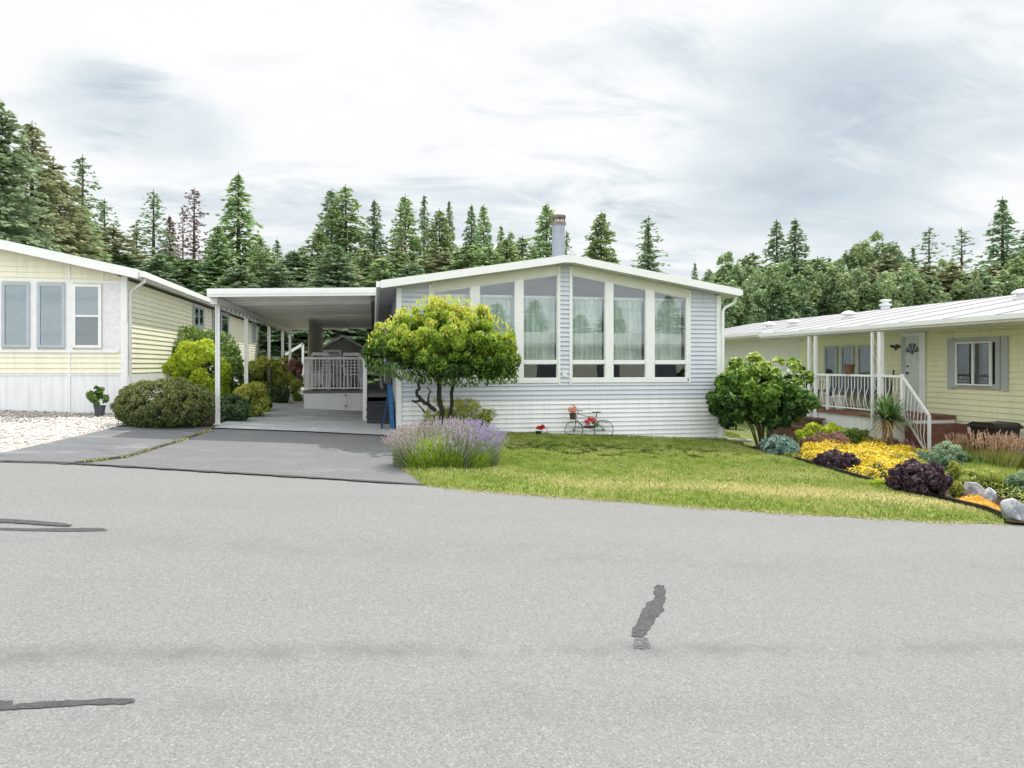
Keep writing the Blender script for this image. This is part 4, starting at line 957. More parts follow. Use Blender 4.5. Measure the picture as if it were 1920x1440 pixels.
# bin
def bin_():
    x, y = 12.2, PX(1865, 830, 12.2).y; g0 = gz(x, y); zt = PX(1862, 792, x).z
    o = thing('wheeled_bin', 'black wheeled rubbish bin standing below the window of the yellow green house', 'bin', (x, y, g0)); q = MB()
    h = zt-g0; bw = .23; tw = .30
    q.add([(x-bw, y-bw, g0+.06), (x+bw, y-bw, g0+.06), (x+bw, y+bw, g0+.06), (x-bw, y+bw, g0+.06), (x-tw, y-tw, g0+h-.1), (x+tw, y-tw, g0+h-.1), (x+tw, y+tw, g0+h-.1), (x-tw, y+tw, g0+h-.1)],
          [(3, 2, 1, 0), (4, 5, 6, 7), (0, 1, 5, 4), (1, 2, 6, 5), (2, 3, 7, 6), (3, 0, 4, 7)])
    q.build('bin_body', M_black, o, bevel=.02)
    q = MB(); q.box(x-tw-.03, x+tw+.03, y-tw-.04, y+tw+.04, g0+h-.1, g0+h-.05); q.prism([(y-tw-.02, g0+h-.05), (y+tw+.02, g0+h-.05), (y+tw-.08, g0+h), (y-tw+.08, g0+h)], 'x', x-tw, x+tw); q.build('bin_lid', M_black, o, bevel=.012)
    q = MB(); q.tube([(x+tw, y-.2, g0+h-.04), (x+tw+.08, y-.2, g0+h-.02), (x+tw+.08, y+.2, g0+h-.02), (x+tw, y+.2, g0+h-.04)], .015, 6); q.build('handle', M_black, o)
    for yy in (y-.24, y+.24):
        q = MB(); q.tube([(x+.2, yy-.03, g0+.10), (x+.2, yy+.03, g0+.10)], .10, 14); q.build('wheel', M_black, o)
bin_()
# far house glimpsed past the carport posts
fh = thing('far_house', 'dark grey house with white gutter glimpsed beyond the carport posts', 'house', (-4.5, 38, gz(-4.5, 38)))
fy = 37.0; fz = PY(530, 610, fy).z; q = MB(); laps_y(q, fy, gz(-6, fy)-.2, fz, lambda z: (-9.5, -2.2), .2); q.box(-9.5, -2.2, fy+.003, fy+5, gz(-6, fy)-.2, fz-.1); q.build('wall', plain('dark_grey_wall', (.10, .105, .105), .7), fh)
q = MB(); q.prism([(-9.9, fz), (-1.9, fz), (-1.9, fz+.25), (-9.9, fz+.25)], 'y', fy-.45, fy+5.3); q.build('roof', M_white, fh)
PFH = lambda a, z, o: (a, fy-o, z)
flat_window(fh, PFH, xy(543, fy), xy(563, fy), PY(550, 645, fy).z, PY(550, 618, fy).z, M_white, .12)
q = MB(); q.bar((xy(535, 33), 33, PY(535, 665, 33).z), (xy(568, 33), 33, PY(568, 645, 33).z), .10, .12); q.bar((xy(535, 33)+.2, 33, PY(535, 665, 33).z), (xy(535, 33)+.2, 33, gz(-4, 33)), .1)
q.bar((xy(568, 33), 33, PY(568, 645, 33).z), (xy(568, 33), 33, gz(-4, 33)), .1); tag(q.build('stair_railing', M_white, None, (-3.5, 33, gz(-3.5, 33))), 'sloping white handrail before the dark far house', 'handrail')
# neighbouring pale roofs seen over the shed
fh2 = thing('far_house', 'pale house with white roof peeking over the small grey shed', 'house', (-1.5, 36, gz(-1.5, 36)))
fy = 35.0; zz_ = PY(620, 622, fy).z; q = MB(); q.prism([(xy(605, fy), zz_-.45), (xy(660, fy), zz_-.45), (xy(648, fy), zz_-.1), (xy(622, fy), zz_+.22)], 'y', fy, fy+4); q.build('roof', M_roofw, fh2)
q = MB(); q.box(xy(606, fy), xy(658, fy), fy+.2, fy+3.8, gz(0, fy), zz_-.451); q.build('wall', M_cream, fh2)
# ================================================================== PLANTS
M_bark = plain('bark', (.085, .065, .05), .9, var=.35, scale=12)
M_bark2 = plain('dark_bark', (.035, .028, .022), .9, var=.35, scale=20)
def leafm(name, a, b, c, tr=.25, orand=.0, rough=.5): return leaf_mat(name, [(0, a), (.45, b), (1, c)], tr, rough, orand)
L_lime = leafm('leaf_golden', (.13, .21, .015), (.38, .52, .03), (.66, .72, .06))
L_dom = leafm('leaf_olive', (.045, .07, .025), (.125, .17, .05), (.30, .29, .10))
L_mid = leafm('leaf_mid', (.04, .09, .02), (.11, .21, .04), (.30, .42, .10))
L_ylt = leafm('leaf_yellow_tips', (.06, .10, .02), (.26, .32, .05), (.62, .58, .12))
L_dark = leafm('leaf_dark', (.03, .06, .025), (.07, .13, .05), (.20, .28, .12))
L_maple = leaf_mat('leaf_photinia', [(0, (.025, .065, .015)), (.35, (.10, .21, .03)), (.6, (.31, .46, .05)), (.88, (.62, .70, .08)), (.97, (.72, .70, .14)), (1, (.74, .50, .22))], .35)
L_bush = leaf_mat('leaf_round_bush', [(0, (.02, .055, .02)), (.4, (.06, .15, .03)), (.7, (.20, .36, .04)), (1, (.50, .58, .14))], .3)
L_purple = leafm('leaf_purple', (.012, .008, .012), (.045, .026, .038), (.17, .11, .14), .12)
L_barb = leafm('leaf_barberry', (.09, .04, .035), (.25, .12, .11), (.46, .28, .24), .2)
L_sedum = leafm('leaf_sedum', (.30, .26, .02), (.80, .58, .02), (.95, .75, .06), .2)
L_orange = leafm('leaf_orange_sedum', (.40, .22, .02), (.82, .45, .03), (.92, .62, .10), .2)
L_hosta = leafm('leaf_hosta', (.05, .11, .09), (.14, .25, .21), (.34, .46, .40), .15, rough=.4)
L_blue = leafm('leaf_blue_green', (.07, .13, .07), (.20, .33, .20), (.45, .55, .36), .2)
L_pink = leafm('flower_magenta', (.12, .04, .07), (.35, .12, .22), (.62, .34, .45), .2)
L_lav = leaf_mat('lavender_flower', [(0, (.46, .38, .38)), (.45, (.47, .41, .46)), (.75, (.42, .35, .56)), (1, (.34, .26, .66))], .25)
L_lavg = leafm('lavender_leaf', (.12, .20, .03), (.36, .50, .07), (.60, .72, .12), .35)
L_lavs = leafm('lavender_grey_leaf', (.11, .16, .07), (.28, .35, .17), (.50, .55, .36), .3)
L_grassy = leafm('tall_grass', (.12, .17, .03), (.34, .42, .08), (.62, .64, .20), .35)
L_plume = leafm('grass_plume', (.30, .15, .10), (.62, .40, .27), (.85, .66, .45), .3)
L_red = leafm('flower_red', (.22, .01, .01), (.65, .03, .03), (.85, .12, .08), .2)
L_peach = leafm('flower_peach', (.5, .15, .08), (.85, .38, .24), (.9, .6, .45), .2)
L_palm = leafm('strap_leaf', (.04, .10, .03), (.13, .27, .09), (.42, .56, .24), .25)
L_dry = leafm('dry_strap', (.18, .12, .06), (.42, .32, .16), (.62, .52, .30), .2)
def base(u, v, back=0):
    p = PG(u, v); s_ = 1+back/p.xy.length; x, y = p.x*s_, p.y*s_; return Vector((x, y, gz(x, y)))
def size(p, wpx, hpx): d = dep(p.x, p.y); return wpx/F*d, hpx/F*d
def shrub(name, label, cat_, u0, u1, vt, vb, mat, n, L, W, nclump=80, cr=.23, shell=(.70, 1.0), zmin=-.95, back=None, depth=1.0, group=None, tone_h=.5, stems=6, up=.3, droop=0, noise=.5, sub=None, lift=0, flat=1, fold=.1):
    uc = (u0+u1)/2; p0 = PG(uc, vb); w_, h_ = size(p0, u1-u0, vb-vt); rx = w_/2
    if back is None: back = rx*depth*.75
    p = base(uc, vb, back); w_, h_ = size(p, u1-u0, vb-vt); rx = w_/2; rz = h_*.56
    # the top is where the photo has it
    d = dep(p.x, p.y); top = EYE+(VH-vt)/F*d; h = max(top-p.z, .05); rz = h*.55 if zmin < -.1 else h
    o = thing(name, label, cat_, p, group); g = np.random.default_rng(abs(hash_(label)) % 100000)
    cz = h-rz
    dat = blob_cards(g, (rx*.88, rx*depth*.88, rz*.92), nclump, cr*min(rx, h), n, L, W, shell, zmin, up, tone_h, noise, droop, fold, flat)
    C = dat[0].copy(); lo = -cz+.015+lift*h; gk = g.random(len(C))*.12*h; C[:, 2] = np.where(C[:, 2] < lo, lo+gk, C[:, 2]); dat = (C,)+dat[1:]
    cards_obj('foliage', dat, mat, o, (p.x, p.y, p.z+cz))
    if stems:
        q = MB()
        for i in range(stems):
            a = g.uniform(0, 6.28); r_ = rx*g.uniform(.2, .55); q.tube([(p.x+r_*.15*math.cos(a), p.y+r_*.15*math.sin(a), p.z-.03), (p.x+r_*.5*math.cos(a+.2), p.y+r_*.5*math.sin(a+.2), p.z+h*.35), (p.x+r_*math.cos(a), p.y+r_*math.sin(a), p.z+h*.7)], [.016, .012, .005], 5)
        q.build('stem', M_bark2, o)
    return o
def hash_(s):
    h = 7
    for ch_ in s: h = (h*131+ord(ch_)) % 1000003
    return h
# ---- left garden
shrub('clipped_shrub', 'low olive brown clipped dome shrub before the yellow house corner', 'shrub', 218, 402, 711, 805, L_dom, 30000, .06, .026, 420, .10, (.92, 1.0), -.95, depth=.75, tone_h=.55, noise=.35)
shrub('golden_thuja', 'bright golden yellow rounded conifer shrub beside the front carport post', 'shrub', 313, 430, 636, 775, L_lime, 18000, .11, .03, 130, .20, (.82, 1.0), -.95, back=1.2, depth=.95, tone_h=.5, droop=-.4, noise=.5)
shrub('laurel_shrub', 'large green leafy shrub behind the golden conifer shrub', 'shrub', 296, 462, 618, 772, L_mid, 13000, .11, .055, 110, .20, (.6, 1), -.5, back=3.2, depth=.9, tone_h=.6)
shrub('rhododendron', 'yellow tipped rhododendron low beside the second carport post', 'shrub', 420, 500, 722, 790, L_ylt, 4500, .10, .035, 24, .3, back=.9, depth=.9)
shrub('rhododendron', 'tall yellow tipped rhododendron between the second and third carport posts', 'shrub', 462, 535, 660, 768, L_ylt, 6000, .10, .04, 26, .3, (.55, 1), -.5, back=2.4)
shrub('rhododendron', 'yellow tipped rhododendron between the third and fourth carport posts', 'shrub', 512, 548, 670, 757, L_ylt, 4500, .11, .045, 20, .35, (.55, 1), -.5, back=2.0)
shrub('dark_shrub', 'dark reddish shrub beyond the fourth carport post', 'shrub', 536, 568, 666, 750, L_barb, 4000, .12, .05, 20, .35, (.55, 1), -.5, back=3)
shrub('grass_clump', 'bright yellow green grass clump left of the deck base', 'ornamental grass', 545, 566, 712, 756, L_grassy, 1800, .28, .02, 14, .4, back=.5, droop=-1.2, stems=0)
shrub('yellow_weed', 'small yellow flowering plant at the foot of the third carport post', 'plant', 488, 506, 752, 775, L_lime, 700, .06, .03, 10, .35, stems=2)
shrub('climbing_vine', 'dark climbing vine on the end of the yellow house', 'vine', 488, 520, 598, 700, L_dark, 4000, .12, .06, 26, .32, (.4, 1), -.9, back=9.0)
shrub('hedge_tree', 'dark green cone shrub behind the carport garden', 'shrub', 514, 540, 632, 720, L_mid, 2500, .14, .05, 20, .3, (.4, 1), -.9, back=9)
shrub('rear_hedge', 'yellow green leafy shrub behind the small grey shed', 'shrub', 655, 700, 600, 740, L_ylt, 5000, .14, .07, 26, .35, (.5, 1), -.9, back=12)
shrub('rear_shrub', 'dark green shrub at the back of the deck beside the blue grey house', 'shrub', 692, 742, 640, 745, L_dark, 6000, .12, .06, 26, .35, (.5, 1), -.9, back=9.6)
# potted plant at the yellow house
def potted(name, label, u, vb, vt, pw, ph, mat, n, L, W, potmat, lf='foliage', fw=1.6, catn='potted plant'):
    p = PG(u, vb); d = dep(p.x, p.y); r = pw/2/F*d; h = ph/F*d; top = (vb-vt)/F*d
    o = thing(name, label, catn, p); q = MB(); q.lathe(p, [(r*.75, 0), (r*.95, h*.86), (r*1.07, h*.87), (r*1.07, h), (r*.9, h), (r*.85, h*.9)], 18); q.build('pot', potmat, o)
    g = np.random.default_rng(hash_(label)); fh_ = top-h*.9
    dat = blob_cards(g, (r*fw, r*fw, fh_*.5), 14, r*.6, n, L*1.3, W*1.5, (.4, 1), -.8, .3, .4); cards_obj(lf, dat, mat, o, (p.x, p.y, p.z+h*.92+fh_*.5))
    return o
potted('potted_plant', 'leafy green plant in a dark grey pot by the yellow house', 187, 780, 727, 20, 20, L_mid, 1500, .055, .02, plain('grey_pot', (.07, .08, .09), .6))
# ---- the spreading small tree before the grey house
def umbrella_tree():
    p = Vector((PG(826, 815).x, 0, 0)); Y = 13.1; x = xy(826, Y); p = Vector((x, Y, gz(x, Y)+.05))
    o = thing('small_tree', 'spreading small tree with yellow green umbrella crown before the blue grey house', 'tree', p)
    g = np.random.default_rng(5); q = MB()
    def at(u, v, y): return PY(u, v, y)
    def limb(pts, r0, r1): 
        n = len(pts); P = [Vector(a) for a in pts]; out = []
        for i in range(n-1):
            for k in range(3): out.append(P[i].lerp(P[i+1], k/3)+Vector(g.normal(0, .012, 3)))
        out.append(P[-1]); m = len(out); q.tube(out, [.85*(r0+(r1-r0)*i/(m-1)) for i in range(m)], 8)
    limb([p-Vector((0, 0, .1)), at(828, 770, Y), at(824, 735, Y), at(822, 712, Y)], .062, .050)
    limb([at(822, 712, Y), at(806, 695, Y), at(785, 672, Y), at(755, 640, Y-.1)], .045, .018)
    limb([at(822, 712, Y), at(836, 698, Y), at(860, 672, Y), at(885, 640, Y)], .04, .018)
    limb([at(824, 725, Y), at(828, 690, Y+.3), at(830, 640, Y+.4)], .045, .018)
    limb([p+Vector((.08, .1, -.05)), at(845, 760, Y+.1), at(848, 725, Y+.1), at(850, 712, Y+.1), at(866, 690, Y), at(905, 650, Y-.2)], .05, .018)
    limb([at(850, 712, Y+.1), at(842, 690, Y+.2), at(840, 650, Y+.3)], .035, .015)
    limb([at(815, 768, Y), at(803, 758, Y-.1), at(788, 750, Y-.1), at(781, 738, Y-.1), at(786, 722, Y-.1), at(790, 706, Y), at(775, 690, Y), at(745, 662, Y)], .05, .018)
    limb([at(788, 750, Y-.1), at(772, 752, Y-.15)], .035, .02); limb([at(803, 758, Y-.1), at(803, 742, Y-.1), at(808, 735, Y-.1), at(800, 728, Y-.1)], .025, .012)
    limb([at(797, 775, Y-.1), at(788, 762, Y-.1), at(772, 750, Y-.1)], .02, .01); limb([at(790, 706, Y), at(770, 697, Y-.1)], .02, .01)
    q.build('trunk', M_bark2, o)
    ds = []
    # crown pads: (u, v, halfwidth px, halfheight px, y offset, tone shift)
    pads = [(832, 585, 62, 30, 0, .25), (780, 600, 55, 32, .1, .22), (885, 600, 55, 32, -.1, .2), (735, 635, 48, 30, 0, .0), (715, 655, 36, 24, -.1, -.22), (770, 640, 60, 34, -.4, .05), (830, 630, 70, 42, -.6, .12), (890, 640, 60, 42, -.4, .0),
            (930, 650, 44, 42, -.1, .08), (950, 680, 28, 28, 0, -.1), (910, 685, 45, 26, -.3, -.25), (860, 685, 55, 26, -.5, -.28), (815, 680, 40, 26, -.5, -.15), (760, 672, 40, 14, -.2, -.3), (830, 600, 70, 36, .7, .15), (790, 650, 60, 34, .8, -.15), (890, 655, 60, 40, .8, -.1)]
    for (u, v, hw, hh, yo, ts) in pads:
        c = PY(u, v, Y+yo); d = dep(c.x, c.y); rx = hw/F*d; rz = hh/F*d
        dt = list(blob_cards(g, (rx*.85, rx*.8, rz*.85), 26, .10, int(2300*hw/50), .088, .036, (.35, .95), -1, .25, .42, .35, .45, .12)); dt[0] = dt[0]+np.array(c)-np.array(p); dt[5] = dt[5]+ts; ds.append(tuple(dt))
    # stray shoots round the edge
    n = 420; uu = g.uniform(690, 965, n); top = 562+((uu-832)/140)**2*75; c = np.array([PY(a, b+g.uniform(-9, 12), Y+g.uniform(-.5, .5)) for a, b in zip(uu, top)])-np.array(p)
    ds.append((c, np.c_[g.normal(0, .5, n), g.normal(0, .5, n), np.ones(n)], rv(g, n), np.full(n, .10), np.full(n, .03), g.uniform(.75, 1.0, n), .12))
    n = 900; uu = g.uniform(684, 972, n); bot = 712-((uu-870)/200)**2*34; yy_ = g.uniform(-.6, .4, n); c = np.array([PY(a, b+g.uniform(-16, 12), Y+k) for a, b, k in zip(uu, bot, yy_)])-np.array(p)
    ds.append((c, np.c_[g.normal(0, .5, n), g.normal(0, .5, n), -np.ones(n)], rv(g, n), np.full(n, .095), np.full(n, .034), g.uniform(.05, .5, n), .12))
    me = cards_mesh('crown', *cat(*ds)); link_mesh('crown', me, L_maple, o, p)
umbrella_tree()
shrub('yellow_shrub', 'rounded yellow green shrub under the spreading small tree', 'shrub', 766, 934, 746, 815, L_ylt, 12000, .06, .03, 160, .20, (.80, 1), -.95, back=.35, depth=.7, tone_h=.5)
# ---- lavender
def lavender():
    p = base(838, 884, .35); w_, h_ = size(p, 228, 90); rx = w_/2; ry = .62; o = thing('lavender', 'wide lavender bush with mauve flower spikes at the driveway edge', 'lavender', p)
    g = np.random.default_rng(11); n = 15000
    a = g.uniform(0, 6.283, n); r = np.sqrt(g.random(n)); X = rx*.86*r*np.cos(a); Y = ry*.9*r*np.sin(a); H = h_*.62*np.sqrt(np.clip(1-(r*.92)**2, 0, 1))*g.uniform(.2, 1.0, n)+.02
    D = np.c_[X/rx*1.1+g.normal(0, .22, n), Y/ry*.9+g.normal(0, .22, n), np.ones(n)*1.0]
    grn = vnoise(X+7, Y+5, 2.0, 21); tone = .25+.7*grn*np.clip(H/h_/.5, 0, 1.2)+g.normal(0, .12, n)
    hx = (X/rx+1)/2
    gm_ = (np.abs(hx-.38) < .22) | (np.abs(hx-.74) < .08)
    for nm, sel, mt in (('green_leaves', gm_, L_lavg), ('grey_leaves', ~gm_, L_lavs)):
        me = cards_mesh(nm, np.c_[X, Y, H][sel], D[sel], rv(g, sel.sum()), .11*g.uniform(.6, 1.3, sel.sum()), .014, tone[sel]); link_mesh(nm, me, mt, o, p)
    n = 3300; a = g.uniform(0, 6.283, n); r = np.sqrt(g.uniform(.0, 1, n)); X = rx*r*np.cos(a)*1.0; Y = ry*r*np.sin(a)
    base_h = h_*.66*np.sqrt(np.clip(1-(r*.90)**2, 0, 1)); SX, SY_ = X/rx, Y/ry
    # stalk bottoms in the mound, heads beyond its surface
    H0 = base_h*.8; l = h_*g.uniform(.12, .52, n); D = np.c_[SX*.55+g.normal(0, .16, n), SY_*.45+g.normal(0, .16, n), np.ones(n)]; D /= np.linalg.norm(D, axis=1, keepdims=True)
    B = np.c_[X*.85, Y*.85, H0]; sp_ = (np.abs(SX+.30) < .28) & (SY_ < .1) & (g.random(n) < .8)
    B = B[~sp_]; D = D[~sp_]; l = l[~sp_]; SX = SX[~sp_]; n = len(l)
    me = cards_mesh('flower_stalks', B+D*(l/2)[:, None], D, rv(g, n), l, .006, g.uniform(.3, .7, n)); link_mesh('flower_stalks', me, L_lavs, o, p)
    T = B+D*l[:, None]; K = 5; CC = np.repeat(T, K, 0)+np.repeat(D, K, 0)*g.uniform(-.035, .035, (n*K, 1)); tn = np.repeat(.12+.60*np.clip((SX+.25)*1.2, 0, 1)+g.normal(0, .10, n), K)+g.normal(0, .08, n*K)
    me = cards_mesh('flower_heads', CC, np.repeat(D, K, 0)+g.normal(0, .6, (n*K, 3)), rv(g, n*K), .026, .014, tn); link_mesh('flower_heads', me, L_lav, o, p)
lavender()
# ---- round bush right of the house
def round_bush():
    p = base(1432, 840, .15); d = dep(p.x, p.y); g = np.random.default_rng(21)
    o = thing('round_bush', 'large round green bush on many bare stems beside the right house corner', 'bush', p)
    top = EYE+(VH-656)/F*d; bot = EYE+(VH-812)/F*d; rx = 119/F*d; cz = (top+bot)/2; rz = (top-bot)/2; cxp = PY(1420, 700, p.y).x
    ds = []
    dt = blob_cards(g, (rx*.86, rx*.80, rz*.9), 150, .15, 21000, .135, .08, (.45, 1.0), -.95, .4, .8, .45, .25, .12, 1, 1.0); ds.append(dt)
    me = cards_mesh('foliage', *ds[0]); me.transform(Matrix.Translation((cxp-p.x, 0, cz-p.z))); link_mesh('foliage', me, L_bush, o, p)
    q = MB()
    for i in range(13):
        a = g.uniform(-1, 1); b = g.uniform(-.6, .6); q.tube([(p.x+.15*a, p.y+.10*b, p.z-.05), (p.x+.36*a, p.y+.25*b, p.z+.45), (cxp+.62*a, p.y+.4*b, p.z+1.0), (cxp+.85*a, p.y+.7*b, p.z+1.7)], [.021, .016, .012, .005], 6)
    q.build('stem', plain('olive_bark', (.10, .085, .035), .85), o)
round_bush()
shrub('back_shrub', 'green leafy shrub between the round bush and the porch', 'shrub', 1478, 1535, 672, 812, L_mid, 7000, .10, .05, 30, .3, (.5, 1), -.8, back=1.2)
shrub('climbing_rose', 'pale flowering climber on the left porch post', 'climber', 1502, 1535, 622, 720, leafm('rose_leaf', (.05, .10, .03), (.16, .26, .08), (.62, .60, .50)), 1800, .08, .05, 26, .5, (.3, 1), -.9, back=3.6)
shrub('low_shrub', 'small green shrub in the lawn gap behind the round bush', 'shrub', 1358, 1402, 772, 812, L_mid, 2500, .08, .04, 16, .35, back=1.8)
# ---- flower bed at the right
def mat_(name, label, cat_, u0, u1, vt, vb, mat, n, L=.04, W=.02, **k): 
    return shrub(name, label, cat_, u0, u1, vt, vb, mat, n, L, W, **{**dict(nclump=70, cr=.2, stems=0, depth=.8, shell=(.6, 1)), **k})
mat_('lime_shrub', 'bright lime green low shrub below the porch steps', 'shrub', 1478, 1625, 796, 838, L_lime, 7000, .07, .035, back=.5, depth=.5, noise=.4, tone_h=.7)
mat_('green_shrub', 'dark green low shrub left of the white porch post pair', 'shrub', 1570, 1640, 806, 846, L_mid, 3500, .07, .035, back=.4)
mat_('hosta', 'blue green hosta leaves at the foot of the round bush', 'hosta', 1434, 1492, 822, 860, L_hosta, 420, .17, .10, nclump=18, cr=.4, fold=.05, droop=.3)
mat_('barberry', 'dusty maroon barberry shrub behind the yellow flowers', 'shrub', 1492, 1604, 812, 850, L_barb, 7000, .04, .018, back=.5, depth=.6)
mat_('purple_shrub', 'dark purple leaved shrub nearer the hosta', 'shrub', 1524, 1612, 846, 884, L_purple, 6000, .06, .036, nclump=90, cr=.16)
mat_('purple_shrub', 'larger dark purple leaved shrub in the front of the flower bed', 'shrub', 1664, 1782, 866, 936, L_purple, 10000, .065, .04, nclump=140, cr=.13)
mat_('magenta_heather', 'magenta pink leaved plant at the foot of the porch stair rail', 'plant', 1690, 1750, 824, 856, L_pink, 3000, .05, .025, back=.3)
mat_('blue_green_shrub', 'soft blue green shrub right of the magenta plant', 'shrub', 1738, 1812, 828, 892, L_blue, 7000, .05, .02, tone_h=.7)
mat_('euphorbia', 'pale blue green mound at the right edge of the bed', 'plant', 1888, 1960, 880, 935, L_blue, 4000, .05, .02)
mat_('moss_mound', 'yellow green mossy mound between the hosta and yellow flowers', 'ground cover plant', 1466, 1502, 848, 864, L_grassy, 1500, .03, .012)
mat_('moss_mound', 'bright green mound left of the large purple shrub along the edging', 'ground cover plant', 1622, 1682, 898, 920, L_lime, 2200, .03, .012)
mat_('silver_plant', 'pale silver green plant among the yellow flowers', 'plant', 1628, 1664, 866, 886, L_hosta, 1200, .045, .015)
mat_('yellow_daisy', 'yellow flowering plant behind the boulders', 'plant', 1776, 1800, 862, 905, L_ylt, 1200, .05, .02)
mat_('yellow_daisy', 'small yellow flowering plant left of the nearest boulder pair', 'plant', 1780, 1808, 900, 935, L_ylt, 1200, .04, .02)
def carpet(name, label, uv, n, mat, L=.03, W=.018, h=.10, z0=.0):
    poly = smooth_poly([A(*p) for p in uv], 2); xs = [p[0] for p in poly]; ys = [p[1] for p in poly]
    X = G.uniform(min(xs), max(xs), n*4); Y = G.uniform(min(ys), max(ys), n*4); k = inpoly(X, Y, poly); X = X[k][:n]; Y = Y[k][:n]; n = len(X)
    hh = h*(.35+.9*vnoise(X+4, Y+6, 3.2, 31)*1.1)*np.clip(edge_dist(X, Y, poly)/.12, .25, 1)
    kp = (vnoise(X+1, Y+7, 2.6, 35)*.6+vnoise(X+6, Y+3, 8, 36)*.4 > .36) | (n < 12000); X, Y, hh = X[kp], Y[kp], hh[kp]; n = len(X)
    Z = -0.05*X+.015*Y+z0+hh*np.sqrt(G.random(n)); nz = vnoise(X+9, Y+2, 6, 33)
    me = cards_mesh(name, np.c_[X, Y, Z], np.c_[G.normal(0, 1, n), G.normal(0, 1, n), G.uniform(0, 1, n)], np.c_[G.normal(0, .5, n), G.normal(0, .5, n), np.ones(n)], L*G.uniform(.6, 1.4, n), W, .3+.55*nz+G.normal(0, .16, n))
    tag(link_mesh(name, me, mat, None, (0, 0, 0)), label, 'ground cover', kind='stuff')
carpet('yellow_sedum', 'bright yellow sedum carpet spreading through the right flower bed', [(1490, 866), (1500, 848), (1530, 846), (1560, 834), (1620, 826), (1680, 838), (1745, 858), (1760, 868), (1700, 884), (1668, 904), (1640, 905), (1580, 886), (1560, 882), (1540, 876)], 26000, L_sedum, .045, .026, .26)
carpet('orange_sedum', 'orange yellow sedum strip before the boulders', [(1782, 946), (1800, 930), (1840, 938), (1872, 950), (1878, 968), (1840, 960)], 5000, L_orange, .04, .022, .10)
carpet('bed_weeds', 'low green ground cover filling the gaps of the right flower bed', [(1600, 850), (1700, 846), (1800, 860), (1960, 880), (1960, 960), (1900, 940), (1800, 915), (1700, 880)], 9000, L_grassy, .06, .02, .14)
carpet('bed_weeds', 'low green ground cover along the garden left of the carport', [(410, 790), (470, 775), (520, 755), (556, 745), (530, 745), (470, 755), (420, 770)], 3000, L_mid, .06, .02, .12)
def ornamental_grass(name, label, u, vb, vt, wpx, n, mat, plume=None, spread=.35, back=.0, np_=60, pl=.2, pw=.012):
    p = base(u, vb, back); d = dep(p.x, p.y); h = EYE+(VH-vt)/F*d-p.z; r = wpx/2/F*d; g = np.random.default_rng(hash_(label))
    o = thing(name, label, 'ornamental grass', p); a = g.uniform(0, 6.283, n); rr = np.sqrt(g.random(n)); B = np.c_[r*.55*rr*np.cos(a), r*.55*rr*np.sin(a), np.zeros(n)]
    D = np.c_[np.cos(a)*rr*spread+g.normal(0, .12, n), np.sin(a)*rr*spread+g.normal(0, .12, n), np.ones(n)]; D /= np.linalg.norm(D, axis=1, keepdims=True); l = h*(.66 if plume else .95)*g.uniform(.5, 1, n)
    me = cards_mesh('blades', B+D*(l/2)[:, None], D, rv(g, n), l, pw, g.uniform(.1, .9, n)); link_mesh('blades', me, mat, o, p)
    if plume:
        m = np_; a = g.uniform(0, 6.283, m); rr = np.sqrt(g.random(m)); B = np.c_[r*.7*rr*np.cos(a), r*.7*rr*np.sin(a), np.zeros(m)]; D = np.c_[np.cos(a)*rr*spread*.6+g.normal(0, .07, m), np.sin(a)*rr*spread*.6+g.normal(0, .07, m), np.ones(m)]; D /= np.linalg.norm(D, axis=1, keepdims=True); l = h*g.uniform(.72, 1.0, m)
        me = cards_mesh('stalks', B+D*(l/2)[:, None], D, rv(g, m), l, .005, g.uniform(.2, .6, m)); link_mesh('stalks', me, plume, o, p)
        K = 14; t_ = g.uniform(1-pl, 1, (m, K)); CC = (B[:, None]+D[:, None]*(l[:, None]*t_)[..., None]).reshape(-1, 3)+g.normal(0, .006, (m*K, 3)); me = cards_mesh('plumes', CC, np.repeat(D, K, 0)+g.normal(0, .35, (m*K, 3)), rv(g, m*K), .06, .014, g.uniform(0, 1, m*K)); link_mesh('plumes', me, plume, o, p)
    return o
ornamental_grass('feather_grass', 'tan plumed ornamental grass left of the black bin', 1822, 872, 812, 90, 1100, L_grassy, L_plume, back=.3, np_=130)
ornamental_grass('feather_grass', 'reddish tan plumed ornamental grass before the black bin', 1868, 892, 806, 90, 1200, L_grassy, L_plume, back=.3, np_=140)
ornamental_grass('feather_grass', 'pinkish plumed ornamental grass at the right edge of the photo', 1912, 892, 816, 80, 1000, L_grassy, L_plume, back=.6, np_=110)
ornamental_grass('green_grass_clump', 'bright green arching grass clump above the boulders, left one', 1832, 906, 862, 90, 2200, L_grassy, None, .7, back=.2)
ornamental_grass('green_grass_clump', 'bright green arching grass clump above the largest boulder, right one', 1892, 925, 868, 90, 2200, L_grassy, None, .7, back=.25)
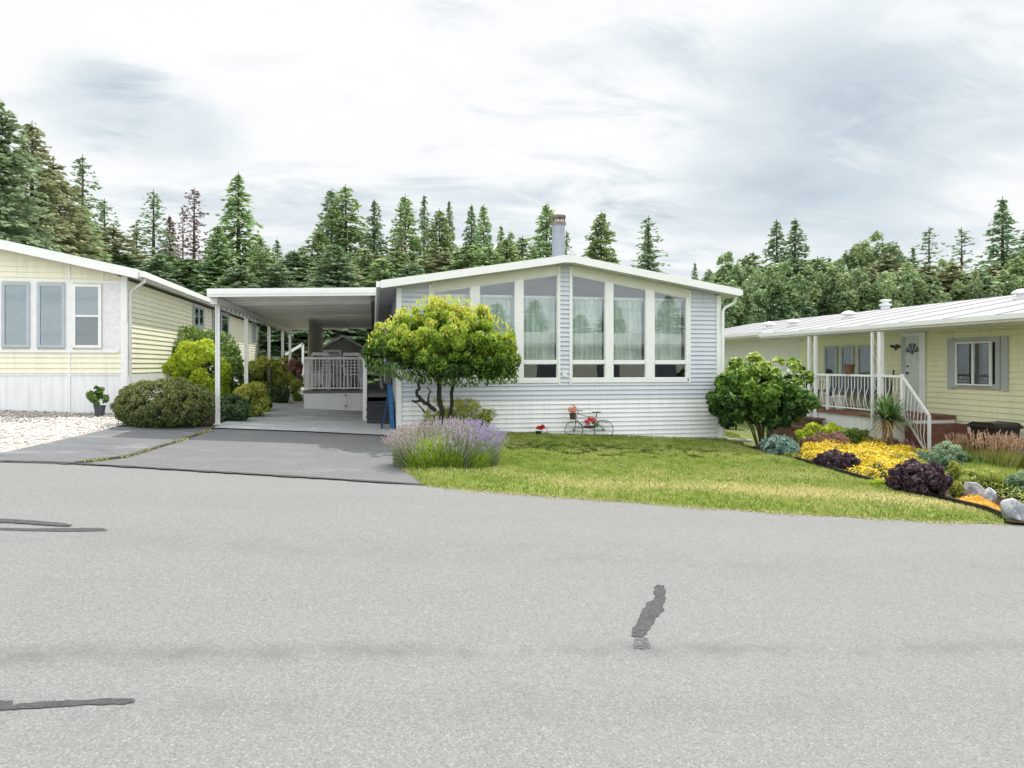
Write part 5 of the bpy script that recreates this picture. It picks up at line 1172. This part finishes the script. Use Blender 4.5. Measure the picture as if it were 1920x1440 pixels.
# cordyline
def cordyline():
    d0 = ray(1664, 700); x = 11.0; y = d0.y/d0.x*x; p = Vector((x, y, gz(x, y))); d = dep(p.x, p.y); o = thing('cordyline', 'spiky cabbage palm with brown stalks before the porch stair', 'palm', p); g = np.random.default_rng(3)
    hc = EYE+(VH-786)/F*d-p.z; q = MB()
    for dx in (-.10, .12): q.tube([(p.x+dx*1.1, p.y, p.z-.05), (p.x+dx*.7, p.y, p.z+hc*.5), (p.x+dx*.5, p.y, p.z+hc)], [.05, .045, .06], 10)
    q.build('trunk', plain('fibrous_trunk', (.30, .19, .10), .9, var=.35, scale=25), o)
    def straps(nm, n, mat, el0, el1, Ls, droopk, w):
        V, Fc, T = [], [], []
        for i in range(n):
            a = g.uniform(0, 6.283); el_ = R(g.uniform(el0, el1)); l = Ls*g.uniform(.7, 1.1); dx = g.choice([-.06, .07]); P0 = Vector((dx, 0, hc)); dv = Vector((math.cos(a)*math.cos(el_), math.sin(a)*math.cos(el_), math.sin(el_))); s_ = dv.cross(Vector((0, 0, 1))).normalized(); b = len(V)
            for k in range(5): t_ = k/4; c = P0+dv*(l*t_)-Vector((0, 0, droopk*l*t_*t_)); ww = w*(1-.85*t_**2)*(.6+.4*min(1, t_*4)); V += [c-s_*ww/2, c+s_*ww/2]; T += [g.uniform(.1, 1)]*2
            Fc += [(b+2*k, b+2*k+1, b+2*k+3, b+2*k+2) for k in range(4)]
        me = bpy.data.meshes.new(nm); me.from_pydata([tuple(v) for v in V], [], Fc); at_ = me.attributes.new('tone', 'FLOAT', 'POINT'); at_.data.foreach_set('value', T); me.update(); link_mesh(nm, me, mat, o, p)
    straps('fronds', 300, L_palm, 0, 88, .74, .25, .042); straps('dry_fronds', 80, L_dry, -30, 18, .66, .45, .022)
cordyline()
# boulders
def boulder(label, u0, u1, vt, vb, seed):
    p = base((u0+u1)/2, vb, .12); d = dep(p.x, p.y); rx = (u1-u0)/2/F*d; h = (vb-vt)/F*d*1.05
    bm = bmesh.new(); bmesh.ops.create_icosphere(bm, subdivisions=4, radius=1); g = np.random.default_rng(seed); Pl = [(Vector(rv(g, 1)[0]), g.uniform(.45, .85)) for _ in range(16)]
    for v in bm.verts:
        c = v.co.copy()
        for n_, k in Pl:
            e = c.dot(n_)-k
            if e > 0: c -= n_*e*.9
        v.co = Vector((c.x*rx*1.08, c.y*rx*.8, c.z*h*.62+h*.42))
    me = bpy.data.meshes.new('boulder'); bm.to_mesh(me); bm.free(); me.polygons.foreach_set('use_smooth', [True]*len(me.polygons)); me.set_sharp_from_angle(angle=R(28))
    o = bpy.data.objects.new('boulder', me); me.materials.append(M_rock); COL.objects.link(o); o.location = p; tag(o, label, 'boulder', 'boulders at the end of the flower bed')
def rockm():
    m = NT('rock'); c = m.objc(); f = m.noise(c, 7, 7, .7, .8); col = m.ramp(f, [(.3, (.10, .11, .13)), (.46, (.27, .29, .32)), (.56, (.52, .53, .53)), (.68, (.36, .34, .31))]); return m.done(m.pbr(col, .8, .3, 0, m.bump(m.noise(c, 14, 6, .7), .7, .03)))
M_rock = rockm()
boulder('grey white boulder farthest from the road, behind the small white one', 1796, 1844, 903, 938, 1)
boulder('small white boulder between the two larger boulders', 1838, 1876, 916, 948, 2)
boulder('largest grey boulder at the road end of the flower bed', 1876, 1932, 934, 982, 3)
# ---- things on the lawn by the wall
M_wire = plain('dark_wire', (.05, .045, .04), .5, .6)
def bicycle():
    Yb = 14.15; P = lambda u, v: PY(u, v, Yb); b0 = P(1105, 824); o = thing('bicycle_planter', 'black wire bicycle planter standing against the white house skirting', 'bicycle planter', (b0.x, Yb, b0.z))
    def circ(u, v, rpx): c = P(u, v); r = rpx/F*dep(c.x, c.y); return c, r
    for (u, v, r_) in ((1076, 807, 17.5), (1132, 806, 18.5)):
        c, r = circ(u, v, r_); q = MB(); q.tube([(c.x+r*math.cos(a*math.pi/16), Yb, c.z+r*math.sin(a*math.pi/16)) for a in range(32)], .008, 6, closed=True)
        for k in range(6): a = k*math.pi/6+.26; q.tube([(c.x+r*math.cos(a), Yb, c.z+r*math.sin(a)), (c.x-r*math.cos(a), Yb, c.z-r*math.sin(a))], .0028, 4)
        q.tube([(c.x, Yb-.02, c.z), (c.x, Yb+.02, c.z)], .014, 8); q.build('wheel', M_wire, o)
    q = MB(); T = lambda pts, r=.0075: q.tube([P(*a) for a in pts], r, 6)
    T([(1077, 808), (1080, 785), (1084, 770)]); T([(1084, 776), (1100, 781), (1118, 780)]); T([(1081, 788), (1095, 800), (1114, 806)]); T([(1119, 776), (1114, 806)]); T([(1114, 806), (1132, 806)]); T([(1117, 786), (1132, 806)]); T([(1076, 802), (1115, 802)], .006)
    q.build('frame', M_wire, o)
    q = MB(); T([(1078, 768), (1084, 770), (1092, 770)], .009); q.build('handlebar', M_wire, o)
    q = MB(); T([(1119, 780), (1119, 773)]); c = P(1119, 773); q.box(c.x-.10, c.x+.08, Yb-.04, Yb+.04, c.z-.006, c.z+.010); q.build('saddle', M_wire, o)
    q = MB(); q.tube([P(1119, 789), P(1128, 788), P(1140, 793)], .006, 5); q.build('mudguard', M_wire, o)
    c = P(1072, 786); q = MB(); q.lathe((c.x, Yb-.08, c.z), [(.06, 0), (.075, .13), (.082, .14), (.07, .14)], 12); q.build('basket', plain('brown_wicker', (.10, .07, .04), .8, var=.3, scale=40), o)
    c2 = P(1104, 802); q = MB(); q.box(c2.x-.11, c2.x+.11, Yb-.12, Yb-.02, c2.z, c2.z+.05); q.build('tray', M_wire, o)
    def flowers(label, c, r, mat, n=220): 
        g = np.random.default_rng(hash_(label)); d_ = blob_cards(g, (r, r*.7, r*.8), 9, r*.4, n, .045, .035, (.3, 1), -.6, .4); me = cards_mesh('flower_bunch', *d_); tag(link_mesh('flower_bunch', me, mat, None, tuple(c)), label, 'flowers')
    flowers('peach coloured flowers in the basket of the bicycle planter', (c.x-.01, Yb-.08, c.z+.21), .11, L_peach); flowers('red flowers on the tray in the middle of the bicycle planter', (c2.x, Yb-.08, c2.z+.13), .12, L_red)
    flowers('green leaves trailing beside the red flowers of the bicycle planter', (c2.x+.12, Yb-.09, c2.z+.07), .06, L_mid, 90)
    # small stand
    c = PY(1009, 815, Yb); o = thing('small_planter', 'small black cart planter left of the bicycle planter', 'planter', (c.x, Yb, c.z-.08)); q = MB(); q.lathe((c.x, Yb-.03, c.z-.06), [(.05, 0), (.068, .13), (.072, .14), (.06, .14)], 14); q.build('pot', M_wire, o)
    q = MB(); cc = PY(1024, 817, Yb); q.tube([(cc.x+.06*math.cos(a*math.pi/8), Yb, cc.z+.06*math.sin(a*math.pi/8)) for a in range(16)], .005, 5, closed=True); q.tube([(c.x, Yb, c.z), (cc.x, Yb, cc.z), (cc.x+.02, Yb, cc.z+.15), (cc.x-.08, Yb, cc.z+.17)], .006, 5); q.build('frame', M_wire, o)
    flowers('red flowers in the small cart planter by the wall', (c.x+.08, Yb-.04, c.z+.16), .10, L_red, 160)
bicycle()

# mulch chips and fallen petals through the bed
def litter():
    n = 5000; X = G.uniform(6, 13, n*4); Y = G.uniform(6, 16, n*4); k = inpoly(X, Y, soil_right) & ~inpoly(X, Y, LP); X = X[k][:n]; Y = Y[k][:n]; n = len(X)
    me = cards_mesh('mulch', np.c_[X, Y, -0.05*X+.015*Y+.004+G.uniform(0, .02, n)], np.c_[G.normal(0, 1, n), G.normal(0, 1, n), G.normal(0, .3, n)], np.c_[G.normal(0, .4, n), G.normal(0, .4, n), np.ones(n)], G.uniform(.02, .06, n), G.uniform(.01, .02, n), G.random(n))
    tag(link_mesh('mulch', me, leafm('mulch_chip', (.05, .03, .02), (.16, .10, .06), (.34, .26, .17), .05), None, (0, 0, 0)), 'brown bark mulch and leaf litter between the plants of the right flower bed', 'mulch', kind='stuff')
litter()
mat_('sage_clump', 'grey green leafy clump between the yellow sedum and the largest purple shrub', 'plant', 1700, 1760, 846, 872, L_blue, 2500, .06, .022)
mat_('coral_plant', 'brownish red leafy plant behind the yellow sedum beside the cordyline trunk', 'plant', 1640, 1700, 822, 850, L_barb, 2500, .05, .022, back=.3)
mat_('green_filler', 'loose yellow green foliage between the boulders and the grass clumps', 'plant', 1796, 1880, 880, 918, L_grassy, 4500, .08, .014)
mat_('green_filler', 'loose green foliage right of the magenta plant below the bin', 'plant', 1750, 1850, 850, 890, L_mid, 4500, .06, .025, back=.4)

mat_('leafy_ground_shrub', 'dark leafy low shrub at the foot of the first carport post', 'shrub', 412, 470, 738, 796, L_dark, 5000, .09, .045, back=.5)
mat_('leafy_ground_shrub', 'mid green low shrub between the second and third carport posts', 'shrub', 462, 512, 728, 774, L_mid, 4500, .10, .05, back=.6)
mat_('leafy_ground_shrub', 'dark low shrub between the third and fourth carport posts', 'shrub', 505, 545, 720, 760, L_dark, 4000, .11, .055, back=.6)
mat_('leafy_ground_shrub', 'dark leafy shrub filling the gap behind the golden conifer shrub', 'shrub', 405, 470, 668, 775, L_mid, 6000, .11, .055, back=2.2)

carpet('low_foliage', 'mixed low green foliage showing through the yellow sedum', [(1490, 866), (1500, 848), (1560, 834), (1620, 826), (1680, 838), (1760, 862), (1700, 884), (1640, 905), (1580, 886), (1540, 876)], 7000, L_mid, .05, .018, .16)
# ================================================================== TREES
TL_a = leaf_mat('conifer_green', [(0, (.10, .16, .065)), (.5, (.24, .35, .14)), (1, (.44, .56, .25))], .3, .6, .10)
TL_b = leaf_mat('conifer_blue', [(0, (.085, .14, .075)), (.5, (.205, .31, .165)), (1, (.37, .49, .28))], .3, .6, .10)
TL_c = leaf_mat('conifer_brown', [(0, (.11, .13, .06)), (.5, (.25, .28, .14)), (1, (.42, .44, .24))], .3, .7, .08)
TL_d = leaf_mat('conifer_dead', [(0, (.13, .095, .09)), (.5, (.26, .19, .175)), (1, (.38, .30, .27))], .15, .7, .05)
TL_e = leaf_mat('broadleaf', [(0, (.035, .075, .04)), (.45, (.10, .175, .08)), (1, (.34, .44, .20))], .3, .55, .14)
def conifer_proto(seed, density=1.0, shape=1.0, droop=.35, gap=.0, width=.21, spread=.85):
    """a conifer of height 1; returns (trunk mesh builder, cards)"""
    g = np.random.default_rng(seed); q = MB(); C, D, N, L, W, T = [], [], [], [], [], []
    q.tube([(0, 0, -.02), (0, 0, .3), (0, 0, .7), (0, 0, 1.0)], [.016, .012, .006, .001], 7, False)
    z = .04; nb = 0
    while z < .985:
        t = (z-.04)/.95; Lb = width*((1-t)**(shape*.78))*g.uniform(.68, 1.12)+.008
        if g.random() < gap: Lb *= .35
        a = g.uniform(0, 6.283); m = max(4, int(36*Lb/width*density))
        el_ = .55*(t-.25)+g.normal(0, .12); dv = np.array([math.cos(a), math.sin(a), el_]); dv /= np.linalg.norm(dv)
        s = g.uniform(.12, 1.0, m)**.8
        P = np.array([0, 0, z])+dv*(s*Lb)[:, None]; P[:, 2] -= droop*Lb*s**2
        side = np.array([-math.sin(a), math.cos(a), 0]); sg = g.choice([-1, 1], m); wd = .50*(1.05-s)*Lb
        off = sg[:, None]*side*(g.random(m)*wd)[:, None]; P = P+off+np.c_[g.normal(0, .003, m), g.normal(0, .003, m), -np.abs(g.normal(0, .006, m))]
        dd = dv*.8+sg[:, None]*side*spread*.6+np.array([0, 0, -.35])+g.normal(0, .25, (m, 3))
        C.append(P); D.append(dd); N.append(np.c_[g.normal(0, .8, m)+dv[0]*.8, g.normal(0, .8, m)+dv[1]*.8, np.ones(m)*.7]); L.append(g.uniform(.020, .040, m)*(1-.45*t)); W.append(g.uniform(.010, .019, m)*(1-.3*t))
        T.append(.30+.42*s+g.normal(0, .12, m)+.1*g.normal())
        if nb % 6 == 0: q.tube([(0, 0, z), tuple(np.array([0, 0, z])+dv*Lb*.85-np.array([0, 0, droop*Lb*.7]))], [.0028, .0008], 4, False)
        z += g.uniform(.0012, .0034)/density**.5*(1.1-.3*t); nb += 1
    return q, (np.concatenate(C), np.concatenate(D), np.concatenate(N), np.concatenate(L), np.concatenate(W), np.concatenate(T), .1)
PROT = {}
for key, a in dict(cedar=(1, 1.0, .80, .25, .05, .20), fir=(2, .9, .95, .5, .12, .19), dense=(3, 1.25, .72, .3, .02, .21), sparse=(4, .42, .80, .35, .22, .19), wisp=(5, .30, .75, .2, .25, .20), fir2=(6, .8, 1.0, .45, .15, .18), cedar2=(7, 1.0, .75, .25, .08, .22)).items():
    q, d = conifer_proto(*a); me = bpy.data.meshes.new('trunk'); me.from_pydata([tuple(v) for v in q.v], [], q.f); me.materials.append(M_bark)
    PROT[key] = (me, d, {})
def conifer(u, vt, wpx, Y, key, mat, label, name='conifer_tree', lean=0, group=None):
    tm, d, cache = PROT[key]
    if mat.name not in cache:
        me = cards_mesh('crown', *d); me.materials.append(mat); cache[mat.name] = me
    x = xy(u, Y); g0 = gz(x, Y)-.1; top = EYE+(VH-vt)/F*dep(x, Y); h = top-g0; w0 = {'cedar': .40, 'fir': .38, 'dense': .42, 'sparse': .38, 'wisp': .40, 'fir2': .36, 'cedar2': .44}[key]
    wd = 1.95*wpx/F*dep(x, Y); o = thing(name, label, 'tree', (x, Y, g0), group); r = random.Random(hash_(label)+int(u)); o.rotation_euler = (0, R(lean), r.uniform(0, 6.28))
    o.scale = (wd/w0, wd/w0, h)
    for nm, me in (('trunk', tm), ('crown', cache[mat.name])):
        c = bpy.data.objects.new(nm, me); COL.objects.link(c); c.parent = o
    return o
CON = [
 (-6, 180, 150, 24, 'dense', TL_b, 'tallest dense dark green conifer at the left edge of the photo'),
 (60, 226, 120, 30, 'cedar', TL_c, 'tall brownish green conifer second from the left edge'),
 (100, 300, 150, 32, 'cedar2', TL_c, 'olive brown conifer right of the tall brownish one'),
 (148, 380, 110, 34, 'dense', TL_a, 'low dense green conifer over the yellow house roof'),
 (155, 289, 100, 38, 'sparse', TL_b, 'sparse airy grey green conifer over the yellow house'),
 (196, 372, 90, 39, 'sparse', TL_b, 'smaller sparse conifer leaning on the airy one over the yellow house'),
 (288, 355, 92, 42, 'sparse', TL_b, 'airy dark green conifer left of the reddish dead conifer'),
 (256, 415, 80, 41, 'sparse', TL_a, 'low airy conifer left shoulder of the pair before the dead conifer'),
 (318, 402, 64, 44, 'fir', TL_d, 'short rusty conifer between the airy conifer and the dead one'),
 (364, 350, 84, 41, 'wisp', TL_d, 'reddish grey dead conifer left of the tall pointed conifer'),
 (343, 385, 44, 43, 'wisp', TL_d, 'small dead conifer spire on the left of the larger dead one'),
 (447, 322, 112, 40, 'fir', TL_a, 'tall pointed green conifer above the left end of the carport roof'),
 (408, 420, 80, 38, 'cedar', TL_a, 'bushy green conifer left of the tall pointed one above the carport'),
 (488, 440, 70, 37, 'cedar2', TL_a, 'bushy green conifer right of the tall pointed one above the carport'),
 (520, 447, 56, 48, 'fir2', TL_b, 'small distant spire conifer above the middle of the carport'),
 (648, 345, 110, 44, 'cedar2', TL_a, 'broad tall conifer above the right half of the carport'),
 (622, 352, 80, 45, 'cedar', TL_b, 'twin top conifer just left of the broad tall one'),
 (597, 430, 110, 42, 'cedar2', TL_a, 'lower bushy conifer at the left foot of the broad tall one'),
 (568, 460, 80, 41, 'cedar', TL_a, 'low rounded conifer at the left end of the middle row'),
 (702, 372, 78, 43, 'fir', TL_b, 'narrow dark conifer above the left tip of the grey roof'),
 (760, 364, 80, 44, 'cedar', TL_a, 'pointed green conifer above the left slope of the grey roof'),
 (752, 420, 60, 40, 'sparse', TL_c, 'brown grey thinning conifer in the middle row'),
 (795, 362, 50, 50, 'fir2', TL_b, 'thin distant spire conifer, left of two close spires'),
 (824, 390, 78, 44, 'dense', TL_a, 'dense rounded conifer between the two thin spires'),
 (842, 373, 46, 50, 'fir2', TL_b, 'thin distant spire conifer, right of two close spires'),
 (884, 381, 60, 45, 'fir', TL_b, 'dark conifer, left one of the pair left of the chimney'),
 (907, 381, 54, 44, 'cedar', TL_a, 'narrow conifer, right one of the pair left of the chimney'),
 (940, 420, 50, 45, 'fir2', TL_a, 'short thin conifer following the pair toward the chimney'),
 (958, 432, 50, 44, 'cedar', TL_a, 'lowest conifer in the dip left of the chimney'),
 (1025, 380, 84, 43, 'cedar', TL_a, 'green conifer directly left of the chimney flue'),
 (1062, 430, 50, 46, 'sparse', TL_b, 'sparse low conifer directly right of the chimney flue'),
 (1127, 394, 78, 43, 'dense', TL_a, 'lone oval conifer over the right roof slope, nearer the chimney'),
 (1216, 403, 88, 43, 'sparse', TL_b, 'lone airy conifer over the right roof slope, farther from the chimney'),
 (1214, 425, 60, 44, 'fir', TL_b, 'dark inner conifer standing within the lone airy one'),
 (1303, 490, 34, 46, 'fir2', TL_b, 'small dark conifer tip near the right eave'),
 (1456, 410, 84, 44, 'fir', TL_b, 'tall conifer, left one of the twin conifers above the white roof'),
 (1491, 408, 92, 44, 'fir2', TL_b, 'tall conifer, right one of the twin conifers above the white roof'),
 (1412, 470, 44, 50, 'fir2', TL_b, 'small distant conifer left of the twin conifers'),
 (1555, 480, 50, 52, 'fir2', TL_b, 'small distant conifer right of the twin conifers'),
 (1683, 465, 40, 52, 'fir2', TL_b, 'small dark conifer right of the rounded pale green tree'),
 (1742, 424, 84, 46, 'wisp', TL_b, 'thin grey green conifer, left one of two above the right roof'),
 (1712, 460, 50, 47, 'fir2', TL_b, 'short conifer left of the thin grey green one'),
 (1803, 425, 80, 46, 'wisp', TL_b, 'thin grey green conifer, right one of two above the right roof'),
 (1880, 368, 96, 42, 'fir2', TL_b, 'tall blue green fir near the right edge of the photo'),
 (1925, 425, 90, 44, 'fir', TL_b, 'conifer cut by the right edge of the photo'),
]
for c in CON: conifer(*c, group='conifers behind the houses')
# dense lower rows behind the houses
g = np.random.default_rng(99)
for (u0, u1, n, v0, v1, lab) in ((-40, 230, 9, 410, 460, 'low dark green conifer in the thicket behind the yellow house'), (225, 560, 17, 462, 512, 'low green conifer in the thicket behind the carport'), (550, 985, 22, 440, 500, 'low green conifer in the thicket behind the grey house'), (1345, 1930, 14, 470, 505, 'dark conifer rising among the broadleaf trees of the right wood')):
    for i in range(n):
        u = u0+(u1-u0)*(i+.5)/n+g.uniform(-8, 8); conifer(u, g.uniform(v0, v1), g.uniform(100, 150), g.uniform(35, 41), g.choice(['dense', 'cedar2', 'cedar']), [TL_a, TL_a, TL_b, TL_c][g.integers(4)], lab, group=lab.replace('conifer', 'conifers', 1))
# broadleaf trees of the right wood
BL = []
for sd in (1, 2, 3):
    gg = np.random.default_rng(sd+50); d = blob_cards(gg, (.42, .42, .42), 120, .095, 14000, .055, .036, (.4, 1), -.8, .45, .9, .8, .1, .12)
    d[0][:, 2] += .56; AS = np.array([1, 1, 2.2]); d = (d[0]*AS,)+d[1:]; me = cards_mesh('crown', *d); me.transform(Matrix.Diagonal((1, 1, 1/2.2, 1))); me.materials.append(TL_e); q = MB(); q.tube([(0, 0, -.02), (.01, 0, .25), (-.01, .01, .5), (0, 0, .8)], [.028, .022, .014, .004], 8, False)
    for i in range(12):
        a = gg.uniform(0, 6.28); z = gg.uniform(.2, .6); r = gg.uniform(.2, .36); q.tube([(0, 0, z), (r*.5*math.cos(a), r*.5*math.sin(a), z+.10), (r*math.cos(a), r*math.sin(a), z+.24)], [.010, .006, .002], 5, False)
    tm = bpy.data.meshes.new('trunk'); tm.from_pydata([tuple(v) for v in q.v], [], q.f); tm.materials.append(M_bark); BL.append((me, tm))
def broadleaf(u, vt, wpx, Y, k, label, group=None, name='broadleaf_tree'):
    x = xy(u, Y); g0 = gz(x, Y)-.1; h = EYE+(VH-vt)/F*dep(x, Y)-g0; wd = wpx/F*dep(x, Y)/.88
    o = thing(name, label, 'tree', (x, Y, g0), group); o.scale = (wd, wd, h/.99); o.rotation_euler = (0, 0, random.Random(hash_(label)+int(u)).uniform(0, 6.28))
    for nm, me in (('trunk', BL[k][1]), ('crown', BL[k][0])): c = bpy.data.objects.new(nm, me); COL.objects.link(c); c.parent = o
for i, b in enumerate([(1350, 486, 90, 38, 'broadleaf tree just above the right eave gutter'), (1420, 505, 110, 37, 'pale green broadleaf tree below the small conifer right of the eave'), (1640, 452, 140, 42, 'rounded pale green tree taller than its neighbours above the white roof chimney'),
     (1585, 500, 110, 40, 'broadleaf tree left of the rounded pale green tree'), (1905, 470, 100, 40, 'broadleaf tree at the right edge before the blue green fir'), (20, 425, 120, 24.5, 'light green leafy tree behind the peak of the yellow house')]):
    broadleaf(*b[:4], i % 3, b[4])
for i in range(26):
    u = 1335+600*(i+.5)/26+g.uniform(-10, 10); broadleaf(u, g.uniform(500, 525)+ (10 if u < 1400 else 0), g.uniform(95, 140), g.uniform(33, 40), int(g.integers(3)), 'dark green broadleaf tree in the wood behind the right house', 'dark green broadleaf trees in the wood behind the right house')

# ------------------------------------------------------------------ across the road, seen mirrored in the tall windows
oh = thing('opposite_house', 'long pale house across the road whose roof line shows reflected in the tall windows', 'house', (15, -21, gz(15, -21)))
g0 = gz(15, -20); q = MB(); q.prism([(-25.8, 2.9), (-22.0, 3.9), (-18.2, 2.9), (-18.2, 3.12), (-22.0, 4.12), (-25.8, 3.12)][::-1], 'x', 4.0, 25.5); q.build('roof', M_roofw, oh)
q = MB(); q.box(4.4, 25.1, -25.4, -18.6, g0-.6, 2.9); q.build('wall', M_cream, oh)
for xx in (7, 11.5, 16, 20.5): q = MB(); q.box(xx, xx+1.6, -18.6, -18.56, g0+1.4, g0+2.7); q.build('window', M_ld, oh)
for i, (x, y, h, w_) in enumerate(((-8, -44, 8, 6), (-1, -48, 9, 6), (5, -43, 7.5, 6), (9, -46, 8.5, 6), (13, -44, 9, 6.5), (18, -47, 10, 6), (22.5, -44, 8.5, 6), (27, -46, 10.5, 6), (33, -44, 11, 6))):
    o = thing('conifer_tree', 'conifer across the road, reflected dark in the upper panes of the tall windows', 'tree', (x, y, gz(x, y)-.1), 'conifers across the road reflected in the windows'); o.scale = (w_/.3, w_/.3, h*1.05)
    o.rotation_euler = (0, 0, i*1.3)
    for nm, me in (('trunk', PROT['cedar'][0]), ('crown', PROT['cedar'][2][TL_a.name])): c = bpy.data.objects.new(nm, me); COL.objects.link(c); c.parent = o
